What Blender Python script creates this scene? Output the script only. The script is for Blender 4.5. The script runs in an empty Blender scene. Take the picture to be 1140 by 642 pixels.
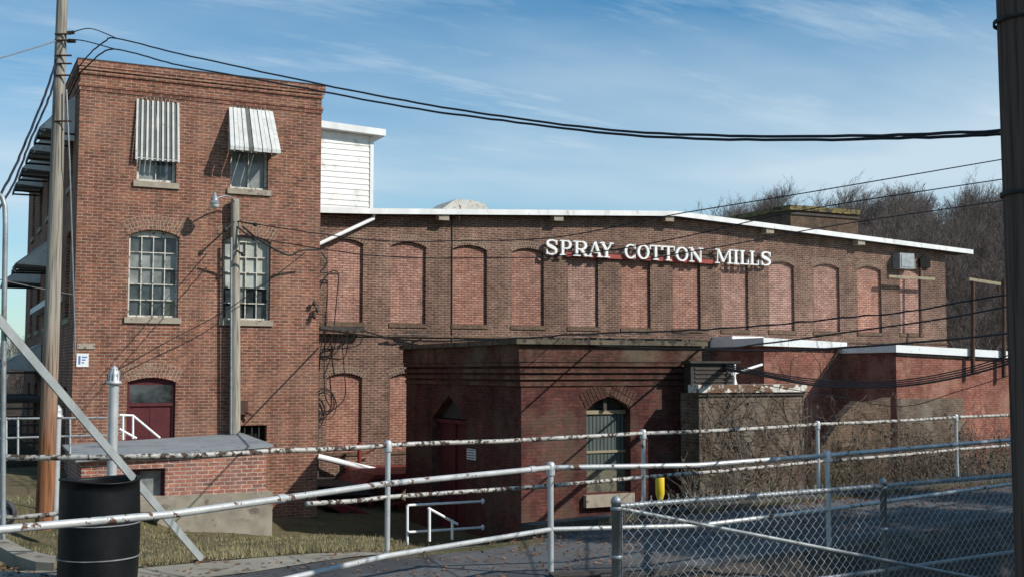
import bpy, bmesh, math, random
from mathutils import Vector, Matrix
random.seed(7)
R = random.Random(11)
C = bpy.context.scene.collection
PI = math.pi
rad = math.radians

# ------------------------------------------------------------------ camera frame
EYE = Vector((0, 0, 1.65))
FPX = 1294.0
TH = math.atan(640 / 1297.3)
ct, st = math.cos(TH), math.sin(TH)
PITCH = math.atan(92 / 1294)
FW = Vector((st, ct, 0)); RT = Vector((ct, -st, 0)); UP = Vector((0, 0, 1))
def ray(px, py):
    xc = (px - 570) / FPX; yc = (321 - py) / FPX
    f = math.cos(PITCH) - yc * math.sin(PITCH); u = math.sin(PITCH) + yc * math.cos(PITCH)
    return FW * f + RT * xc + UP * u
def atY(px, py, Y): r = ray(px, py); return EYE + r * (Y / r.y)
def atX(px, py, X): r = ray(px, py); return EYE + r * (X / r.x)
def atZ(px, py, z): r = ray(px, py); return EYE + r * ((z - EYE.z) / r.z)
def atD(px, py, D): r = ray(px, py); return EYE + r * (D / r.dot(FW))
def uv(u, v, z=0.0): return RT * u + FW * v + Vector((0, 0, z))
def touv(p): return (p.x * RT.x + p.y * RT.y, p.x * FW.x + p.y * FW.y)

# ------------------------------------------------------------------ tagging
def tag(o, label=None, cat=None, group=None, kind=None):
    if label: o['label'] = label
    if cat: o['category'] = cat
    if group: o['group'] = group
    if kind: o['kind'] = kind
    return o
def thing(name, label, cat, loc=(0, 0, 0), group=None):
    o = bpy.data.objects.new(name, None); C.objects.link(o); o.location = loc
    o.empty_display_size = 0.2
    return tag(o, label, cat, group)
def wloc(o):
    v = Vector((0, 0, 0))
    while o is not None:
        v += Vector(o.location); o = o.parent
    return v
def link(name, me, mats, parent=None, origin=None):
    o = bpy.data.objects.new(name, me); C.objects.link(o)
    if not isinstance(mats, (list, tuple)): mats = [mats]
    for m in mats: me.materials.append(m)
    if parent is not None:
        o.parent = parent
        off = wloc(parent)
        me.transform(Matrix.Translation(-off))
    elif origin is not None:
        me.transform(Matrix.Translation(-Vector(origin))); o.location = origin
    return o

class MB:
    def __init__(s): s.v = []; s.f = []; s.sm = []; s.mi = []
    def add(s, vs, fs, smooth=False, mi=0):
        n = len(s.v); s.v += [tuple(v) for v in vs]
        for f in fs: s.f.append([i + n for i in f]); s.sm.append(smooth); s.mi.append(mi)
    def box(s, x0, x1, y0, y1, z0, z1, mi=0):
        x0, x1 = min(x0, x1), max(x0, x1); y0, y1 = min(y0, y1), max(y0, y1); z0, z1 = min(z0, z1), max(z0, z1)
        s.add([(x0, y0, z0), (x1, y0, z0), (x1, y1, z0), (x0, y1, z0), (x0, y0, z1), (x1, y0, z1), (x1, y1, z1), (x0, y1, z1)],
              [(0, 3, 2, 1), (4, 5, 6, 7), (0, 1, 5, 4), (1, 2, 6, 5), (2, 3, 7, 6), (3, 0, 4, 7)], mi=mi); return s
    def beam(s, a, b, w, h, up=UP, mi=0):
        a = Vector(a); b = Vector(b); d = (b - a).normalized(); sd = d.cross(up)
        if sd.length < 1e-4: sd = d.cross(Vector((1, 0, 0)))
        sd.normalize(); u2 = sd.cross(d).normalized(); sd = sd * w / 2; u2 = u2 * h / 2
        vs = [a - sd - u2, a + sd - u2, a + sd + u2, a - sd + u2, b - sd - u2, b + sd - u2, b + sd + u2, b - sd + u2]
        s.add(vs, [(0, 1, 2, 3), (7, 6, 5, 4), (0, 4, 5, 1), (1, 5, 6, 2), (2, 6, 7, 3), (3, 7, 4, 0)], mi=mi); return s
    def tube(s, pts, r, seg=10, caps=True, mi=0, smooth=True):
        pts = [Vector(p) for p in pts]; n = len(pts)
        rs = r if isinstance(r, (list, tuple)) else [r] * n
        vs = []; prev = None
        for i, p in enumerate(pts):
            d = (pts[min(i + 1, n - 1)] - pts[max(i - 1, 0)])
            if d.length < 1e-9: d = Vector((0, 0, 1))
            d.normalize()
            if prev is None:
                a = d.cross(Vector((0, 0, 1)))
                if a.length < 1e-3: a = d.cross(Vector((1, 0, 0)))
                a.normalize()
            else:
                a = prev - d * prev.dot(d)
                if a.length < 1e-6: a = d.cross(Vector((1, 0, 0.3)))
                a.normalize()
            prev = a; b = d.cross(a)
            for k in range(seg):
                t = 2 * PI * k / seg
                vs.append(p + (a * math.cos(t) + b * math.sin(t)) * rs[i])
        fs = []
        for i in range(n - 1):
            for k in range(seg):
                k2 = (k + 1) % seg
                fs.append((i * seg + k, i * seg + k2, (i + 1) * seg + k2, (i + 1) * seg + k))
        s.add(vs, fs, smooth, mi)
        if caps:
            s.add(vs[:seg], [tuple(range(seg))[::-1]], False, mi)
            s.add(vs[-seg:], [tuple(range(seg))], False, mi)
        return s
    def lathe(s, c, prof, seg=24, mi=0, smooth=True):
        c = Vector(c); vs = []; fs = []
        for r, z in prof:
            for k in range(seg):
                t = 2 * PI * k / seg; vs.append(c + Vector((r * math.cos(t), r * math.sin(t), z)))
        for i in range(len(prof) - 1):
            for k in range(seg):
                k2 = (k + 1) % seg
                fs.append((i * seg + k, i * seg + k2, (i + 1) * seg + k2, (i + 1) * seg + k))
        s.add(vs, fs, smooth, mi); return s
    def prism(s, pts, off, mi=0):
        # closed polygon pts (world) extruded by off
        off = Vector(off); n = len(pts); pts = [Vector(p) for p in pts]
        fs = [tuple(range(n)), tuple(range(2 * n - 1, n - 1, -1))]
        for i in range(n):
            j = (i + 1) % n; fs.append((i, i + n, j + n, j))
        s.add(pts + [p + off for p in pts], fs, mi=mi); return s
    def mesh(s, name):
        me = bpy.data.meshes.new(name); me.from_pydata(s.v, [], s.f)
        me.polygons.foreach_set('use_smooth', s.sm); me.polygons.foreach_set('material_index', s.mi)
        bm = bmesh.new(); bm.from_mesh(me); bmesh.ops.recalc_face_normals(bm, faces=bm.faces); bm.to_mesh(me); bm.free()
        me.update(); return me
    def build(s, name, mats, parent=None, origin=None): return link(name, s.mesh(name), mats, parent, origin)

# ------------------------------------------------------------------ materials
def newmat(name):
    m = bpy.data.materials.new(name); m.use_nodes = True; nt = m.node_tree
    return m, nt, nt.nodes['Principled BSDF']
def N(nt, t, **kw):
    n = nt.nodes.new(t)
    for k, v in kw.items():
        if k in n.inputs: n.inputs[k].default_value = v
        else: setattr(n, k, v)
    return n
def L(nt, a, b): nt.links.new(a, b)
def mixc(nt, fac, a, b, blend='MIX'):
    n = nt.nodes.new('ShaderNodeMix'); n.data_type = 'RGBA'; n.blend_type = blend; n.clamp_factor = True
    for sock, val in ((n.inputs[0], fac), (n.inputs[6], a), (n.inputs[7], b)):
        if hasattr(val, 'is_linked') or hasattr(val, 'links'): L(nt, val, sock)
        elif isinstance(val, (int, float)): sock.default_value = val if sock == n.inputs[0] else (val, val, val, 1)
        else: sock.default_value = (*val, 1)
    return n.outputs[2]
def mth(nt, op, a, b=None, c=None):
    n = nt.nodes.new('ShaderNodeMath'); n.operation = op
    for i, val in enumerate((a, b, c)):
        if val is None: continue
        if isinstance(val, (int, float)): n.inputs[i].default_value = val
        else: L(nt, val, n.inputs[i])
    return n.outputs[0]
def ramp(nt, fac, stops):
    n = nt.nodes.new('ShaderNodeValToRGB'); e = n.color_ramp.elements
    while len(e) < len(stops): e.new(0.5)
    for i, (p, c) in enumerate(stops):
        e[i].position = p; e[i].color = (*c, 1) if isinstance(c, tuple) else (c, c, c, 1)
    L(nt, fac, n.inputs[0]); return n.outputs[0]
def noise(nt, vec, scale, detail=4, rough=0.55):
    n = N(nt, 'ShaderNodeTexNoise'); n.inputs['Scale'].default_value = scale
    n.inputs['Detail'].default_value = detail; n.inputs['Roughness'].default_value = rough
    L(nt, vec, n.inputs['Vector']); return n.outputs['Fac']
def scaled(nt, vec, s):
    n = nt.nodes.new('ShaderNodeMapping'); n.inputs['Scale'].default_value = s; L(nt, vec, n.inputs['Vector']); return n.outputs[0]
def bump(nt, b, h, strength=0.4, dist=0.01):
    n = nt.nodes.new('ShaderNodeBump'); n.inputs['Strength'].default_value = strength; n.inputs['Distance'].default_value = dist
    L(nt, h, n.inputs['Height']); L(nt, n.outputs[0], b.inputs['Normal'])

def brickmat(name, c1, c2, mortar, dark=(0.5, 1.15), bw=0.215, bh=0.068, ms=0.011, bias=0.0, streak=0.25, soot=None, sootamt=0.0, patch=None, patchamt=0.0, seed=0.0, bmp=0.5, vary=0.0):
    m, nt, b = newmat(name)
    tc = N(nt, 'ShaderNodeTexCoord'); geo = N(nt, 'ShaderNodeNewGeometry')
    mp = nt.nodes.new('ShaderNodeMapping'); mp.inputs['Location'].default_value = (seed, seed * 0.7, seed * 0.31); L(nt, tc.outputs['Object'], mp.inputs[0])
    vec = mp.outputs[0]
    sp = N(nt, 'ShaderNodeSeparateXYZ'); L(nt, vec, sp.inputs[0])
    sn = N(nt, 'ShaderNodeSeparateXYZ'); L(nt, geo.outputs['True Normal'], sn.inputs[0])
    k = mth(nt, 'GREATER_THAN', mth(nt, 'ABSOLUTE', sn.outputs[0]), 0.6)
    u = mth(nt, 'ADD', mth(nt, 'MULTIPLY', sp.outputs[0], mth(nt, 'SUBTRACT', 1.0, k)), mth(nt, 'MULTIPLY', sp.outputs[1], k))
    cb = N(nt, 'ShaderNodeCombineXYZ'); L(nt, u, cb.inputs[0]); L(nt, sp.outputs[2], cb.inputs[1])
    # slight waviness of courses
    bt = N(nt, 'ShaderNodeTexBrick'); bt.offset = 0.5
    bt.inputs['Scale'].default_value = 1; bt.inputs['Brick Width'].default_value = bw; bt.inputs['Row Height'].default_value = bh
    bt.inputs['Mortar Size'].default_value = ms / 2; bt.inputs['Mortar Smooth'].default_value = 0.15; bt.inputs['Bias'].default_value = bias
    bt.inputs['Color1'].default_value = (*c1, 1); bt.inputs['Color2'].default_value = (*c2, 1); bt.inputs['Mortar'].default_value = (*mortar, 1)
    L(nt, cb.outputs[0], bt.inputs['Vector'])
    col = bt.outputs['Color']
    big = noise(nt, vec, 0.45, 5, 0.6)
    col = mixc(nt, 1.0, col, ramp(nt, big, [(0.3, dark[0]), (0.7, dark[1])]), 'MULTIPLY')
    mid = noise(nt, vec, 3.5, 4, 0.6)
    col = mixc(nt, 1.0, col, ramp(nt, mid, [(0.25, 0.68), (0.75, 1.28)]), 'MULTIPLY')
    fine = noise(nt, scaled(nt, cb.outputs[0], (9, 26, 9)), 1.0, 2, 0.5)
    col = mixc(nt, 1.0, col, ramp(nt, fine, [(0.25, 0.6), (0.75, 1.38)]), 'MULTIPLY')
    if streak:
        sk = noise(nt, scaled(nt, vec, (2.2, 2.2, 0.22)), 1.0, 4, 0.6)
        col = mixc(nt, 1.0, col, ramp(nt, sk, [(0.35, 1.0 - streak), (0.62, 1.0)]), 'MULTIPLY')
    if patch:
        pn = noise(nt, vec, 0.9, 5, 0.65)
        col = mixc(nt, mth(nt, 'MULTIPLY', ramp(nt, pn, [(0.48, 0.0), (0.6, 1.0)]), patchamt), col, patch)
    if vary:
        oi = nt.nodes.new('ShaderNodeObjectInfo')
        hs = nt.nodes.new('ShaderNodeHueSaturation'); L(nt, col, hs.inputs['Color'])
        L(nt, mth(nt, 'MULTIPLY_ADD', oi.outputs['Random'], vary, 1.0 - vary * 0.6), hs.inputs['Value'])
        r2 = mth(nt, 'FRACT', mth(nt, 'MULTIPLY', oi.outputs['Random'], 17.3)); L(nt, mth(nt, 'MULTIPLY_ADD', r2, 0.22, 0.80), hs.inputs['Saturation'])
        col = hs.outputs[0]
        pn = noise(nt, vec, 1.3, 5, 0.7)
        col = mixc(nt, mth(nt, 'MULTIPLY', ramp(nt, pn, [(0.52, 0.0), (0.66, 1.0)]), 0.22), col, (0.30, 0.23, 0.18))
    L(nt, col, b.inputs['Base Color']); b.inputs['Roughness'].default_value = 0.93; b.inputs['Specular IOR Level'].default_value = 0.2
    hh = mth(nt, 'ADD', mth(nt, 'SUBTRACT', 1.0, bt.outputs['Fac']), mth(nt, 'MULTIPLY', fine, 0.6))
    bump(nt, b, hh, bmp, 0.012)
    return m

def surf(name, c1, c2, scale=4.0, rough=0.85, metal=0.0, c3=None, c3pos=0.6, c3w=0.05, c3scale=9.0, bmp=0.15, bscale=None, stretch=(1, 1, 1), spec=0.3, bdist=0.01):
    m, nt, b = newmat(name)
    tc = N(nt, 'ShaderNodeTexCoord'); vec = scaled(nt, tc.outputs['Object'], stretch)
    n1 = noise(nt, vec, scale, 5, 0.6)
    col = ramp(nt, n1, [(0.3, c1), (0.7, c2)])
    rg = rough
    if c3 is not None:
        n2 = noise(nt, vec, c3scale, 5, 0.62)
        k = ramp(nt, n2, [(c3pos, 0.0), (min(1, c3pos + c3w), 1.0)])
        col = mixc(nt, k, col, c3)
        rr = mth(nt, 'ADD', rough, mth(nt, 'MULTIPLY', k, max(0, 0.9 - rough))); L(nt, rr, b.inputs['Roughness'])
        if metal: L(nt, mth(nt, 'MULTIPLY', mth(nt, 'SUBTRACT', 1.0, k), metal), b.inputs['Metallic'])
    else:
        b.inputs['Roughness'].default_value = rough; b.inputs['Metallic'].default_value = metal
    L(nt, col, b.inputs['Base Color']); b.inputs['Specular IOR Level'].default_value = spec
    if bmp:
        bump(nt, b, noise(nt, vec, bscale or scale * 6, 4, 0.6), bmp, bdist)
    return m

M = {}
M['tower_brick'] = brickmat('tower_brick', (0.29, 0.110, 0.072), (0.165, 0.068, 0.051), (0.38, 0.30, 0.215), dark=(0.76, 1.12), ms=0.015, streak=0.25, patch=(0.28, 0.18, 0.13), patchamt=0.2)
M['tower_dark_brick'] = brickmat('tower_band_brick', (0.15, 0.06, 0.045), (0.10, 0.045, 0.036), (0.19, 0.14, 0.11), dark=(0.7, 1.1), seed=3)
M['mill_brick'] = brickmat('mill_brick', (0.185, 0.100, 0.074), (0.115, 0.058, 0.046), (0.32, 0.25, 0.19), dark=(0.72, 1.2), ms=0.016, streak=0.25, seed=5)
M['infill_brick'] = brickmat('infill_brick', (0.42, 0.22, 0.16), (0.31, 0.145, 0.108), (0.09, 0.055, 0.045), dark=(0.85, 1.1), ms=0.017, streak=0.15, seed=9, bias=-0.15, vary=0.25)
M['shed_brick'] = brickmat('shed_brick', (0.165, 0.052, 0.042), (0.095, 0.036, 0.032), (0.065, 0.038, 0.033), dark=(0.55, 1.2), streak=0.4, patch=(0.10, 0.078, 0.056), patchamt=0.5, ms=0.013, seed=13)
M['shed_cornice'] = brickmat('shed_cornice_brick', (0.17, 0.065, 0.048), (0.11, 0.055, 0.042), (0.15, 0.11, 0.08), dark=(0.5, 1.1), streak=0.45, patch=(0.14, 0.12, 0.085), patchamt=0.55, seed=17)
M['red_brick'] = brickmat('red_painted_brick', (0.34, 0.145, 0.105), (0.26, 0.10, 0.075), (0.15, 0.075, 0.06), dark=(0.8, 1.12), ms=0.013, streak=0.25, patch=(0.33, 0.195, 0.145), patchamt=0.5, seed=21)
M['annex_brick'] = brickmat('old_annex_brick', (0.20, 0.155, 0.12), (0.14, 0.085, 0.062), (0.27, 0.225, 0.175), dark=(0.5, 1.2), streak=0.4, patch=(0.185, 0.165, 0.135), patchamt=0.7, seed=25)
M['bare_brick'] = brickmat('bare_brown_brick', (0.16, 0.105, 0.07), (0.11, 0.07, 0.05), (0.2, 0.16, 0.12), dark=(0.7, 1.15), seed=29)
M['porch_brick'] = brickmat('porch_brick', (0.34, 0.125, 0.08), (0.13, 0.075, 0.07), (0.44, 0.35, 0.29), dark=(0.85, 1.15), bw=0.225, bh=0.08, ms=0.02, streak=0.1, seed=33, bias=-0.15, patch=(0.30, 0.20, 0.18), patchamt=0.25)
M['mortar'] = surf('pale_mortar', (0.27, 0.21, 0.155), (0.36, 0.28, 0.21), 9, 0.95)
M['concrete'] = surf('weathered_concrete', (0.20, 0.175, 0.14), (0.33, 0.30, 0.24), 2.2, 0.95, c3=(0.13, 0.11, 0.085), c3pos=0.56, c3w=0.12, c3scale=3.5, bmp=0.35)
M['stone'] = surf('sill_stone', (0.26, 0.22, 0.17), (0.36, 0.31, 0.25), 5, 0.92, c3=(0.15, 0.12, 0.1), c3scale=8)
M['sidewalk'] = surf('sidewalk_concrete', (0.17, 0.155, 0.125), (0.30, 0.275, 0.225), 1.6, 0.95, c3=(0.10, 0.085, 0.065), c3pos=0.55, c3w=0.1, c3scale=5, bmp=0.4)
M['white_trim'] = surf('white_painted_trim', (0.60, 0.61, 0.60), (0.80, 0.80, 0.79), 1.4, 0.6, c3=(0.36, 0.33, 0.28), c3pos=0.60, c3w=0.12, c3scale=3, stretch=(1.5, 1.5, 0.4))
M['siding'] = surf('white_siding', (0.68, 0.68, 0.65), (0.82, 0.82, 0.79), 1.5, 0.6, c3=(0.52, 0.50, 0.45), c3pos=0.56, c3w=0.15, c3scale=2.5, bmp=0.05)
M['fascia_white'] = surf('pale_metal_fascia', (0.66, 0.69, 0.70), (0.78, 0.80, 0.80), 2, 0.5, c3=(0.42, 0.42, 0.4), c3pos=0.62)
M['roof'] = surf('roof_membrane', (0.10, 0.10, 0.105), (0.17, 0.17, 0.175), 2, 0.9)
M['soffit'] = surf('dark_soffit', (0.05, 0.042, 0.036), (0.085, 0.07, 0.06), 4, 0.9)
M['porch_roof'] = surf('grey_roof_felt', (0.17, 0.185, 0.20), (0.24, 0.26, 0.275), 1.6, 0.9, c3=(0.10, 0.105, 0.11), c3pos=0.58, c3w=0.15, c3scale=4)
M['alum'] = surf('awning_aluminium', (0.42, 0.43, 0.42), (0.56, 0.57, 0.555), 4, 0.55, metal=0.2, c3=(0.28, 0.255, 0.22), c3pos=0.6, c3w=0.1)
M['alum_dark'] = surf('awning_dark_stripe', (0.07, 0.075, 0.07), (0.12, 0.12, 0.11), 4, 0.6)  # shade in the gaps between slats, painted as dark slats
M['window_paint'] = surf('peeling_window_paint', (0.46, 0.44, 0.39), (0.62, 0.60, 0.54), 6, 0.8, c3=(0.2, 0.16, 0.12), c3pos=0.55, c3w=0.06, c3scale=14)
M['red_door'] = surf('dark_red_paint', (0.062, 0.010, 0.013), (0.10, 0.018, 0.021), 3, 0.65)
M['red_metal'] = surf('red_painted_metal', (0.13, 0.016, 0.016), (0.21, 0.03, 0.026), 4, 0.6, c3=(0.06, 0.028, 0.02), c3pos=0.55)
M['rust'] = surf('rusted_steel', (0.05, 0.028, 0.022), (0.10, 0.055, 0.038), 9, 0.9)
M['dark_metal'] = surf('dark_metal', (0.03, 0.028, 0.028), (0.06, 0.055, 0.05), 8, 0.7, metal=0.3)
M['rail_paint'] = surf('chipped_silver_rail_paint', (0.38, 0.39, 0.39), (0.54, 0.55, 0.54), 7, 0.45, metal=0.3, c3=(0.10, 0.055, 0.04), c3pos=0.60, c3w=0.03, c3scale=10, bmp=0.25)
M['rail_worn'] = surf('heavily_rusted_rail_paint', (0.30, 0.29, 0.27), (0.46, 0.45, 0.42), 9, 0.6, metal=0.2, c3=(0.06, 0.04, 0.03), c3pos=0.50, c3w=0.05, c3scale=16, bmp=0.3)
M['post_paint'] = surf('silver_post_paint', (0.42, 0.43, 0.44), (0.56, 0.57, 0.58), 5, 0.42, metal=0.4, c3=(0.12, 0.07, 0.05), c3pos=0.67, c3w=0.04, c3scale=8)
M['galv'] = surf('galvanised_steel', (0.22, 0.24, 0.255), (0.36, 0.385, 0.40), 6, 0.5, metal=0.5, c3=(0.15, 0.13, 0.11), c3pos=0.62)
M['pale_galv'] = surf('pale_zinc_strip', (0.24, 0.265, 0.265), (0.35, 0.375, 0.37), 5, 0.6, metal=0.15, c3=(0.30, 0.26, 0.21), c3pos=0.64)
M['white_pipe'] = surf('white_pipe_paint', (0.74, 0.75, 0.75), (0.84, 0.84, 0.83), 5, 0.45)
M['sign_white'] = surf('white_letter_enamel', (0.66, 0.67, 0.66), (0.82, 0.82, 0.80), 6, 0.5, c3=(0.38, 0.33, 0.28), c3pos=0.62, c3w=0.08, c3scale=5)
M['sign_red'] = surf('red_sign_rail', (0.24, 0.05, 0.042), (0.33, 0.07, 0.055), 5, 0.7)
M['black_plastic'] = surf('black_drum_plastic', (0.003, 0.0035, 0.004), (0.008, 0.009, 0.010), 5, 0.5, c3=(0.03, 0.03, 0.03), c3pos=0.66, c3w=0.06, c3scale=5, spec=0.2, bmp=0.2)
M['drum_band'] = surf('drum_scuffed_ring', (0.10, 0.10, 0.105), (0.22, 0.22, 0.23), 9, 0.5)
M['yellow'] = surf('yellow_plastic', (0.62, 0.42, 0.02), (0.74, 0.52, 0.03), 8, 0.5)
M['rubber'] = surf('tyre_rubber', (0.03, 0.03, 0.032), (0.07, 0.07, 0.075), 8, 0.8)
M['cable'] = surf('black_cable', (0.008, 0.009, 0.011), (0.016, 0.017, 0.02), 8, 0.6)
M['cable_blue'] = surf('thick_black_cable', (0.010, 0.012, 0.018), (0.02, 0.024, 0.034), 30, 0.5)
M['plywood'] = surf('weathered_board', (0.22, 0.185, 0.12), (0.34, 0.29, 0.20), 4, 0.9, stretch=(1, 1, 3), c3=(0.14, 0.13, 0.09), c3scale=4)
M['old_wood'] = surf('dark_old_wood', (0.035, 0.03, 0.027), (0.08, 0.07, 0.06), 5, 0.9, stretch=(1, 1, 4))
M['moldy_board'] = surf('mouldy_board', (0.10, 0.095, 0.065), (0.20, 0.175, 0.12), 5, 0.95, c3=(0.06, 0.065, 0.055), c3pos=0.5, c3w=0.1, c3scale=5)
M['pole_dark'] = None
M['glass'] = None

def polemat(name, top, top2, bot=None, bot2=None, z0=0.0, z1=1.0):
    m, nt, b = newmat(name)
    tc = N(nt, 'ShaderNodeTexCoord')
    v = scaled(nt, tc.outputs['Object'], (14, 14, 0.5)); n1 = noise(nt, v, 1.0, 6, 0.65)
    col = ramp(nt, n1, [(0.3, top), (0.7, top2)])
    v2 = scaled(nt, tc.outputs['Object'], (40, 40, 1.2)); n2 = noise(nt, v2, 1.0, 3, 0.6)
    if bot:
        sp = N(nt, 'ShaderNodeSeparateXYZ'); L(nt, tc.outputs['Object'], sp.inputs[0])
        zz = mth(nt, 'ADD', sp.outputs[2], mth(nt, 'MULTIPLY', n1, 1.2))
        k = ramp(nt, mth(nt, 'DIVIDE', mth(nt, 'SUBTRACT', zz, z0), z1 - z0), [(0.0, 0.0), (1.0, 1.0)])
        col = mixc(nt, k, ramp(nt, n1, [(0.3, bot), (0.7, bot2)]), col)
    col = mixc(nt, 1.0, col, ramp(nt, n2, [(0.36, 0.45), (0.5, 1.05)]), 'MULTIPLY')
    L(nt, col, b.inputs['Base Color']); b.inputs['Roughness'].default_value = 0.9; b.inputs['Specular IOR Level'].default_value = 0.15
    bump(nt, b, n2, 0.7, 0.012); return m
M['pole_left'] = polemat('weathered_pole_wood', (0.20, 0.18, 0.15), (0.36, 0.33, 0.28), (0.16, 0.065, 0.032), (0.28, 0.13, 0.065), 1.75, 3.8)
M['pole_mid'] = polemat('grey_pole_wood', (0.22, 0.20, 0.165), (0.38, 0.35, 0.29))
M['pole_dark'] = polemat('dark_creosote_wood', (0.065, 0.043, 0.035), (0.14, 0.10, 0.082))

def glassmat(name, lo, hi, scale=1.5, rough=0.08):
    m, nt, b = newmat(name); tc = N(nt, 'ShaderNodeTexCoord')
    n1 = noise(nt, tc.outputs['Object'], scale, 3, 0.6)
    L(nt, ramp(nt, n1, [(0.35, lo), (0.65, hi)]), b.inputs['Base Color'])
    b.inputs['Roughness'].default_value = rough; b.inputs['Specular IOR Level'].default_value = 0.6
    bump(nt, b, noise(nt, tc.outputs['Object'], 2.5, 2, 0.5), 0.12, 0.05); return m
M['glass'] = glassmat('dark_window_glass', (0.012, 0.015, 0.018), (0.07, 0.08, 0.085), 2.2)
M['glass_pale'] = glassmat('dusty_pale_glass', (0.26, 0.275, 0.25), (0.46, 0.475, 0.43), 1.8, 0.3)  # whitish base colour for the upper panes of one window
M['glass_mid'] = glassmat('grey_window_glass', (0.10, 0.11, 0.11), (0.26, 0.275, 0.265), 2.5, 0.12)
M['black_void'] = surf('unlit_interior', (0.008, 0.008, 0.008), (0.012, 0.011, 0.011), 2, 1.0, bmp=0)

# green-grey corrugated shutter
def corr(name, c1, c2, per=0.075, axis=0):
    m, nt, b = newmat(name); tc = N(nt, 'ShaderNodeTexCoord')
    sp = N(nt, 'ShaderNodeSeparateXYZ'); L(nt, tc.outputs['Object'], sp.inputs[0])
    w = mth(nt, 'SINE', mth(nt, 'MULTIPLY', sp.outputs[axis], 2 * PI / per))
    n1 = noise(nt, scaled(nt, tc.outputs['Object'], (3, 3, 0.8)), 1.5, 5, 0.6)
    col = ramp(nt, n1, [(0.3, c1), (0.7, c2)])
    L(nt, col, b.inputs['Base Color']); b.inputs['Roughness'].default_value = 0.75
    bump(nt, b, w, 0.7, 0.015); return m
M['shutter'] = corr('grey_green_shutter', (0.04, 0.055, 0.052), (0.085, 0.105, 0.098), 0.09)

def asphalt():
    m, nt, b = newmat('worn_asphalt'); tc = N(nt, 'ShaderNodeTexCoord'); vec = tc.outputs['Object']
    col = ramp(nt, noise(nt, vec, 0.9, 6, 0.65), [(0.3, (0.026, 0.026, 0.027)), (0.7, (0.062, 0.062, 0.063))])
    col = mixc(nt, 1.0, col, ramp(nt, noise(nt, vec, 70, 3, 0.7), [(0.3, 0.6), (0.7, 1.4)]), 'MULTIPLY')
    cr = N(nt, 'ShaderNodeTexVoronoi'); cr.feature = 'DISTANCE_TO_EDGE'; cr.inputs['Scale'].default_value = 0.8
    wv = nt.nodes.new('ShaderNodeMix'); wv.data_type = 'VECTOR'
    wn = N(nt, 'ShaderNodeTexNoise'); wn.inputs['Scale'].default_value = 2.5; wn.inputs['Detail'].default_value = 4; L(nt, vec, wn.inputs['Vector'])
    va = N(nt, 'ShaderNodeVectorMath'); va.operation = 'MULTIPLY_ADD'; L(nt, wn.outputs['Color'], va.inputs[0]); va.inputs[1].default_value = (0.7, 0.7, 0.7); L(nt, vec, va.inputs[2])
    L(nt, va.outputs[0], cr.inputs['Vector'])
    k = ramp(nt, cr.outputs['Distance'], [(0.0, 1.0), (0.018, 0.0)])
    pt = noise(nt, vec, 0.5, 2, 0.4); col = mixc(nt, mth(nt, 'MULTIPLY', ramp(nt, pt, [(0.53, 0.0), (0.545, 1.0)]), 0.45), col, (0.13, 0.13, 0.128))
    col = mixc(nt, mth(nt, 'MULTIPLY', k, 0.6), col, (0.02, 0.02, 0.02))
    lit = noise(nt, vec, 2.6, 7, 0.75)
    col = mixc(nt, mth(nt, 'MULTIPLY', ramp(nt, lit, [(0.52, 0.0), (0.60, 1.0)]), 0.65), col, (0.075, 0.048, 0.034))
    L(nt, col, b.inputs['Base Color']); b.inputs['Roughness'].default_value = 0.88
    bump(nt, b, noise(nt, vec, 60, 3, 0.7), 0.4, 0.006); return m
M['asphalt'] = asphalt()
def lawn():
    m, nt, b = newmat('dormant_grass'); tc = N(nt, 'ShaderNodeTexCoord'); vec = tc.outputs['Object']
    col = ramp(nt, noise(nt, vec, 0.7, 6, 0.7), [(0.3, (0.10, 0.095, 0.045)), (0.5, (0.17, 0.145, 0.075)), (0.7, (0.24, 0.195, 0.115))])
    col = mixc(nt, 1.0, col, ramp(nt, noise(nt, vec, 14, 5, 0.75), [(0.3, 0.5), (0.7, 1.4)]), 'MULTIPLY')
    col = mixc(nt, mth(nt, 'MULTIPLY', ramp(nt, noise(nt, vec, 1.7, 6, 0.7), [(0.55, 0.0), (0.62, 1.0)]), 0.7), col, (0.15, 0.10, 0.065))
    L(nt, col, b.inputs['Base Color']); b.inputs['Roughness'].default_value = 1.0; b.inputs['Specular IOR Level'].default_value = 0.05
    bump(nt, b, noise(nt, vec, 22, 5, 0.8), 1.0, 0.05); return m
M['lawn'] = lawn()
M['hill'] = surf('leaf_litter_slope', (0.045, 0.035, 0.028), (0.085, 0.065, 0.048), 0.35, 1.0, c3=(0.03, 0.03, 0.022), c3scale=0.8, bmp=1.0, bscale=1.2, bdist=0.6)
M['bark'] = surf('bare_tree_bark', (0.12, 0.10, 0.09), (0.24, 0.215, 0.19), 2, 0.95, bmp=0)
M['twig'] = surf('bare_twigs', (0.085, 0.068, 0.062), (0.17, 0.14, 0.125), 0.6, 0.95, bmp=0)
M['vine'] = surf('dry_vine_stems', (0.10, 0.078, 0.058), (0.24, 0.20, 0.16), 3, 0.95, bmp=0)
M['vine_leaf'] = surf('withered_vine_leaves', (0.055, 0.045, 0.032), (0.13, 0.11, 0.07), 6, 1.0, bmp=0)
M['grass_blade'] = surf('dry_grass_blades', (0.14, 0.125, 0.06), (0.30, 0.26, 0.15), 3, 1.0, bmp=0)
M['dead_leaf'] = surf('dead_leaves', (0.10, 0.045, 0.025), (0.22, 0.12, 0.07), 6, 0.95, bmp=0)
M['evergreen'] = surf('evergreen_needles', (0.02, 0.035, 0.015), (0.045, 0.07, 0.03), 3, 0.95, bmp=0)

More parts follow.
